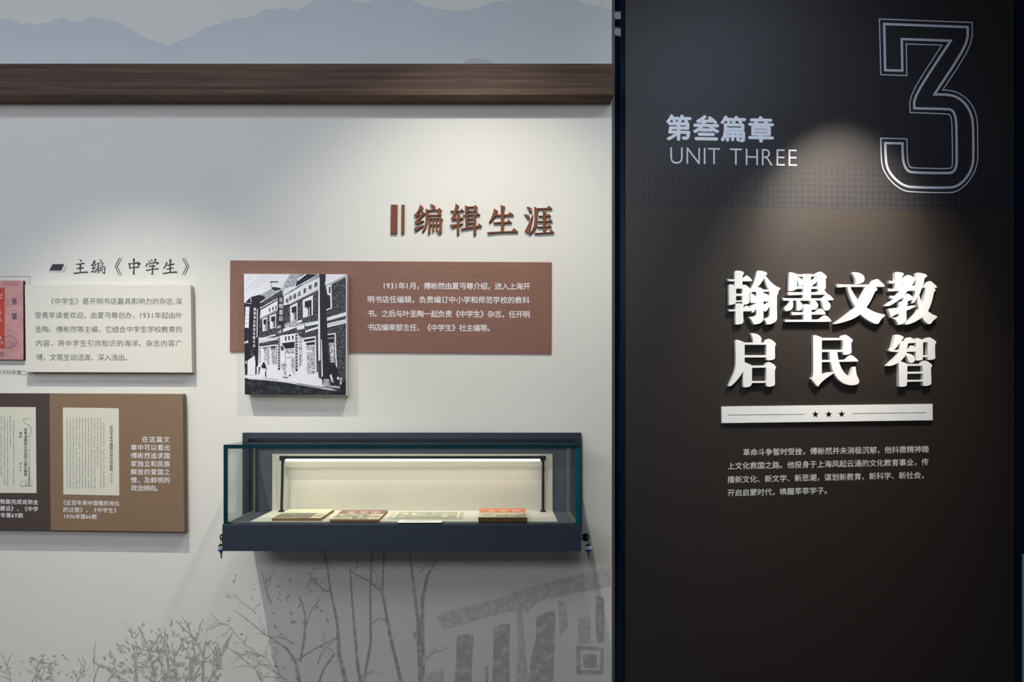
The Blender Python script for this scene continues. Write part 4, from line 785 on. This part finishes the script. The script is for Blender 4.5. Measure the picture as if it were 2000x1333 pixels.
# ------------------------------------------------------------------ display case
YF = -.266; ZB, ZF = 1.087, 1.160; XL, XR = -.7516, .2223; GL_, GR = -.7487, .2202; GT = 1.376; FZ = 1.162
case = thing('display_case', ((XL+XR)/2, 0, ZB), 'wall-mounted glass display case with slate-grey metal base holding old magazines', 'display case')
bevel(MB().box(XL, XR, YF, -.001, ZB, ZF).build('base', M['case'], case), .0012)
zt = P(0, 845.8, 2.582)[1]; xl, xr = P(473.3, 0, 2.582)[0], P(1135.3, 0, 2.582)[0]
mb = MB(); mb.box(xl, xr, -.018, 0, zt-.0185, zt); mb.box(xl, xl+.020, -.018, 0, ZB+.02, zt-.0185); mb.box(xr-.020, xr, -.018, 0, ZB+.02, zt-.0185)
bevel(mb.build('back_frame', M['case'], case), .0008, 1)
MB().box(xl+.020, xr-.020, -.006, 0, ZB+.02, zt-.0185).build('back_plate', M['case_in'], case)
MB().box(XL+.014, XR-.014, YF+.014, -.018, ZF, FZ).build('tray', M['case_in'], case)
# white linen board at the back and the mat on the tray
bx0, bx1 = P(531.6, 0, 2.587)[0], P(1079.3, 0, 2.587)[0]
MB().box(bx0, bx1, -.013, -.0062, FZ, P(0, 887.5, 2.587)[1]).build('backboard', M['board_in'], case)
my = H(0, 1020.2, FZ)[1]
MB().box(bx0, bx1, my, -.0132, FZ+.0002, FZ+.0022).build('floor_mat', M['board_in'], case)
TH = .0115
def pane(name, x0, x1, y0, y1, z0, z1, thin, em, lab=None):
    mb = MB(); vs = [(x, y, z) for x in (x0, x1) for y in (y0, y1) for z in (z0, z1)]
    fs = {'x': [(0, 1, 3, 2), (4, 6, 7, 5)], 'y': [(0, 4, 5, 1), (2, 3, 7, 6)], 'z': [(0, 2, 6, 4), (1, 5, 7, 3)]}
    for ax, ff in fs.items(): mb.add(vs, ff, 0 if ax == thin else 1)
    o = mb.build(name, [M['glass'], em], case)
    return o
pane('glass_pane', GL_, GR, YF+.002, -.018, GT-.0105, GT, 'z', M['glass_edge'])
pane('glass_pane', GL_+TH, GR-TH, YF+.003, YF+.010, FZ-.002, GT-.0107, 'y', M['glass_edge'])
pane('glass_pane', GL_, GL_+TH, YF+.002, -.018, FZ-.002, GT-.0107, 'x', M['glass_edge'])
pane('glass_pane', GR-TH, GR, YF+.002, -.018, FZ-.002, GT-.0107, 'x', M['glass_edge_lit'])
for sx in (GL_+TH, GR-TH-.006):
    MB().box(sx, sx+.006, -.024, -.0182, FZ, GT-.011).build('corner_seal', M['silicone'], case)
    MB().box(sx-.0002, sx+.0062, YF+.011, -.0242, FZ, FZ+.0035).build('bottom_seal', M['silicone'], case)
# lamp bar inside the case
zb = FZ+.0022
lx0, lx1 = P(552.5, 0, 2.56)[0], P(1060.5, 0, 2.56)[0]; ly = -.040; lz = P(0, 896, 2.56)[1]
t = thing('light_bar', ((lx0+lx1)/2, ly, zb), 'slim black lamp bar with a glowing white tube on two posts in the glass case', 'lamp')
for x in (lx0, lx1):
    MB().tube((x-(.004 if x == lx0 else 0), ly, zb), (x, ly, lz), .0042).build('post', M['black_metal'], t, smooth=False)
    MB().tube((x-(.004 if x == lx0 else 0), ly, zb), (x-(.004 if x == lx0 else 0), ly, zb+.005), .0085, n=20).build('foot', M['black_metal'], t)
    MB().box(x-.0085, x+.0085, ly-.008, ly+.008, lz-.006, lz+.0076).build('bracket', M['black_metal'], t)
MB().box(lx0+.008, lx1-.008, ly-.007, ly+.007, lz-.001, lz+.0072).build('housing', M['black_metal'], t)
MB().tube((lx0+.009, ly, lz-.0045), (lx1-.009, ly, lz-.0042), .0043, n=12).build('tube', M['led'], t)
lamp('case_led', 'AREA', ((lx0+lx1)/2, ly-.001, lz-.012), ((lx0+lx1)/2, ly-.10, FZ), 0.55, (1, .93, .84), shape='RECTANGLE', size=lx1-lx0-.03, size_y=.008)
# magazines
def flatz(mb, pts, z, mi=0): pts = ccw(pts); mb.add([(x, y, z) for x, y in pts], [tuple(range(len(pts)))], mi)
def putz(mb, c, x, y, w_, h_, z, mi=0):
    vs, fs = glyph(c, .0); mb.add([(x+a*w_, y+b*h_, z) for a, b in vs], fs, mi); mb.add([(x+a*w_+w_*.03, y+b*h_, z+2e-5) for a, b in vs], fs, mi)
def magazine(x0, x1, yf, yb, z0, th, label, edge, design, name='magazine', warp=.0):
    t = thing(name, ((x0+x1)/2, (yf+yb)/2, z0), label, 'magazine', 'old magazines in the glass case')
    mb = MB(); n = 14
    for j in range(n):           # a slightly wavy block of pages
        a, b = j/n, (j+1)/n; xa, xb = x0+(x1-x0)*a, x0+(x1-x0)*b
        za, zb_ = z0+th+warp*math.sin(a*5.5), z0+th+warp*math.sin(b*5.5)
        mb.add([(xa, yf, z0), (xb, yf, z0), (xb, yf, zb_), (xa, yf, za), (xa, yb, z0), (xb, yb, z0), (xb, yb, zb_), (xa, yb, za)],
               [(0, 1, 2, 3), (5, 4, 7, 6), (3, 2, 6, 7), (4, 5, 1, 0)]+([(0, 3, 7, 4)] if j == 0 else [])+([(1, 5, 6, 2)] if j == n-1 else []))
    mb.build('page_block', edge, t)
    zz = z0+th+abs(warp)+.0004
    U = lambda u, v: (x0+(x1-x0)*u, yf+(yb-yf)*v)
    design(t, U, zz, x1-x0, yb-yf); return t
def rect(mb, U, u0, u1, v0, v1, z, mi=0): flatz(mb, [U(u0, v0), U(u1, v0), U(u1, v1), U(u0, v1)], z, mi)
def textcols(t, U, z, u0, u1, v0, v1, n, m):
    mb = MB()
    for i in range(n):
        u = u0+(u1-u0)*(i+.3)/n; rect(mb, U, u, u+(u1-u0)/n*.28, v0+random.uniform(0, .06), v1, z)
    mb.build('small_print', m, t)
def cov1(t, U, z, w_, h_):
    mb = MB(); rect(mb, U, 0, 1, 0, 1, z, 0); rect(mb, U, 0, 1, .56, .9, z+.0002, 1); mb.build('cover', [M['paper_cream'], M['paper_green']], t)
    mb = MB(); flatz(mb, [U(.02, .05), U(.76, .02), U(.78, .54), U(.02, .54)], z+.0005); mb.build('cover_picture', M['cov_picture_grey'], t)
    textcols(t, U, z+.0005, .82, .97, .12, .48, 4, M['page_ink'])
def title3(t, U, z, w_, h_, m, v=.64, e=.2):
    mb = MB()
    for c, u in zip('生学中', (.17, .43, .69)):
        x, y = U(u, v); putz(mb, c, x, y, e*w_, e*1.2*h_*.9, z)
    mb.build('cover_title', m, t)
def cov2(t, U, z, w_, h_):
    mb = MB(); rect(mb, U, 0, 1, 0, 1, z, 0); rect(mb, U, 0, 1, .565, 1, z+.0002, 1); mb.build('cover', [M['paper_cream'], M['cov_brown']], t)
    mb = MB(); rect(mb, U, .04, .76, .04, .52, z+.0005); mb.build('cover_picture', M['cov_picture'], t)
    title3(t, U, z+.0006, w_, h_, M['card_white']); textcols(t, U, z+.0005, .80, .95, .12, .45, 5, M['page_ink'])
def cov4(t, U, z, w_, h_):
    mb = MB(); rect(mb, U, 0, 1, 0, 1, z, 0); rect(mb, U, 0, 1, .50, 1, z+.0002, 1); mb.build('cover', [M['paper_cream'], M['cov_orange']], t)
    mb = MB(); flatz(mb, [U(.36, .1), U(.98, .03), U(.98, .42), U(.9, .33), U(.8, .42), U(.7, .2), U(.58, .33), U(.5, .2), U(.36, .28)], z+.0005); mb.build('cover_picture', M['cov_picture'], t)
    title3(t, U, z+.0006, w_, h_, M['card_white'], .60, .19); textcols(t, U, z+.0005, .08, .27, .12, .38, 5, M['cov_brown'])
def covn(t, U, z, w_, h_):
    mb = MB(); rect(mb, U, 0, 1, 0, 1, z-.0004, 0); mb.build('cover', M['cov_brown'], t)
magazine(-.626, -.4915, -.232, -.040, zb, .0068, 'leftmost old magazine in the case, cream and green cover with a grey picture', M['spine'], cov1, warp=.0005)
magazine(-.4642, -.330, -.247, -.050, zb, .0062, 'second old magazine in the case, brown title band over a mottled picture', M['spine'], cov2)
magazine(-.0565, .0758, -.262+.008, -.065, zb, .006, 'lower magazine of the stacked pair at the right end of the case', M['spine_dark'], covn)
magazine(-.0570, .0762, -.262+.008, -.062, zb+.0062, .0062, 'upper magazine of the stacked pair, orange title band, at the right end of the case', M['spine_dark'], cov4, warp=.0004)
# framed picture card and caption card
ya_, yb_ = H(0, 1014.8, zb)[1], H(0, 1001.8, zb)[1]
t = thing('picture_card', (-.207, (ya_+yb_)/2, zb), 'pale grey picture card on a mount, between the brown and the orange magazines', 'card')
U = lambda u, v: (-.302+.189*u, ya_+(yb_-ya_)*v)
MB().box(-.312, -.103, ya_-.002, min(yb_+.002, -.015), zb, zb+.0008).build('mount', M['mount'], t)
MB().box(-.302, -.113, ya_, yb_-.002, zb+.0010, zb+.0030).build('card', M['paper_cream'], t)
mb = MB(); rect(mb, U, .04, .96, .06, .92, zb+.0034); mb.build('card_picture', M['card_grey'], t)
mb = MB()
for u, v, w_, h_ in ((.1, .45, .12, .3), (.25, .4, .09, .35), (.42, .5, .06, .2), (.58, .5, .06, .15), (.7, .08, .15, .35), (.74, .5, .08, .2), (.86, .45, .06, .2), (.06, .1, .16, .18)):
    flatz(mb, [U(u+w_/2+w_/2*math.cos(a)*random.uniform(.6, 1), v+h_/2+h_/2*math.sin(a)*random.uniform(.6, 1)) for a in [i*.785 for i in range(8)]], zb+.0037)
mb.build('card_figures', M['paper_cream'], t)
y0c, y1c = H(0, 1021.8, zb)[1], H(0, 1016, zb)[1]
t = thing('caption_card', (-.22, (y0c+y1c)/2, zb), 'small white caption card lying in front of the grey picture card', 'card')
x0c, x1c = -.277, -.157
MB().box(x0c, x1c, y0c, y1c, zb, zb+.0007).build('card', M['card_white'], t)
mb = MB()
for j in range(2):
    for i in range(17-j*6):
        x = x0c+.02+i*.0048; y = y1c-.016-j*.016; flatz(mb, [(x, y), (x+.003, y), (x+.003, y+.006), (x, y+.006)], zb+.0009)
mb.build('small_print', M['ink_grey'], t)
# keys hanging from the locks on both ends
def keys(x, s, label):
    y = -.215
    z0 = P(0, 1050, CD+y)[1]; k = (CD+y)/F
    t = thing('key_set', (x, y, z0), label, 'keys', 'keys in the case locks')
    c = x+s*(9.0 if s < 0 else 12)*k
    mb = MB(); mb.tube((x, y, z0), (c-s*6*k, y, z0), .0030); mb.build('lock_cylinder', M['steel'], t)
    mb = MB(); n = 28; ro = 7.8*k
    hx, hz, hr = c+s*4.6*k, z0+.4*k, 1.9*k
    out = [(c+ro*math.cos(a), z0+ro*math.sin(a)) for a in [2*math.pi*i/n for i in range(n)]]
    inn = [(hx+hr*.6*math.cos(a), hz+hr*1.7*math.sin(a)) for a in [2*math.pi*i/n for i in range(n)]]
    vs = [(a, y-.0015, b) for a, b in out]+[(a, y-.0015, b) for a, b in inn]+[(a, y+.0015, b) for a, b in out]+[(a, y+.0015, b) for a, b in inn]
    fs = []
    for i in range(n):
        j = (i+1) % n; fs += [(i, j, n+j, n+i), (2*n+j, 2*n+i, 3*n+i, 3*n+j), (j, i, 2*n+i, 2*n+j), (n+i, n+j, 3*n+j, 3*n+i)]
    mb.add(vs, fs); mb.build('key_bow', M['black_plastic'], t)
    MB().torus((hx, y, z0-7.2*k), 5.6*k, .5*k, 'X', sx=1).build('key_ring', M['steel'], t)
    tx, tz = c+s*5.2*k, z0-21.0*k
    mb = MB(); mb.prism([(tx+6.6*k*math.cos(a), tz+7.6*k*math.sin(a)) for a in [2*math.pi*i/n for i in range(n)]], y-.002, y+.002); tg = mb.build('key_tag', M['black_plastic'], t)
    mb = MB(); mb.prism([(tx+6.7*k*u, tz+v*k) for u, v in ((-1, -3.4), (1, -1.6), (1, 4), (-1, 3.2))], y-.0024, y+.0024)
    mb.build('tag_label', M['tag_white'], tg)
    mb = MB(); mb.prism([(tx+6.8*k*u, tz+v*k) for u, v in ((-.9, -5.2), (.7, -4.4), (1, -1.4), (-1, -3.2))], y-.0026, y+.0026)
    mb.build('tag_stripe', M['tag_blue'], tg)
    mb = MB()
    for i, u in enumerate((-4.6, -2.6, -.4, 1.4)):
        mb.box(tx+u*k, tx+(u+1.1)*k, y-.0026, y-.0024, tz-1.6*k, tz+2.6*k)
    mb.build('tag_print', M['blue_ink'], tg)
    mb = MB(); mb.prism([(tx+u*k, tz+v*k) for u, v in ((-3.2, -6.5), (3.4, -6.5), (2.2, -13), (1.6, -20), (.4, -21.5), (-.6, -20), (-1.2, -13))], y-.0009, y+.0009)
    mb.build('key_blade', M['steel'], t)
keys(XR, 1, 'keys with a round tag hanging from the right end of the glass case')
keys(XL+.0005, -1, 'keys half hidden behind the left end of the glass case')
# ------------------------------------------------------------------ lamps of the room that the dark glass mirrors
def ceiling_tube(x, y, rot, L, w_, label):
    t = thing('ceiling_light', (x, y, ZT), label, 'lamp', 'ceiling tube lights')
    t.rotation_euler = (0, 0, rot)
    o = MB().box(-L/2-.01, L/2+.01, -w_/2-.01, w_/2+.01, -.03, 0).build('housing', M['black_metal'], None); o.parent = t
    o = MB().box(-L/2, L/2, -w_/2, w_/2, -.036, -.0302).build('diffuser', M['tube'], None); o.parent = t
ceiling_tube(.42, -.475, 0, .3, .045, 'short ceiling tube mirrored as the upper streak in the dark glass')
ceiling_tube(.42, -.60, R(-24), .3, .045, 'short slanted ceiling tube mirrored as the lower streak in the dark glass')
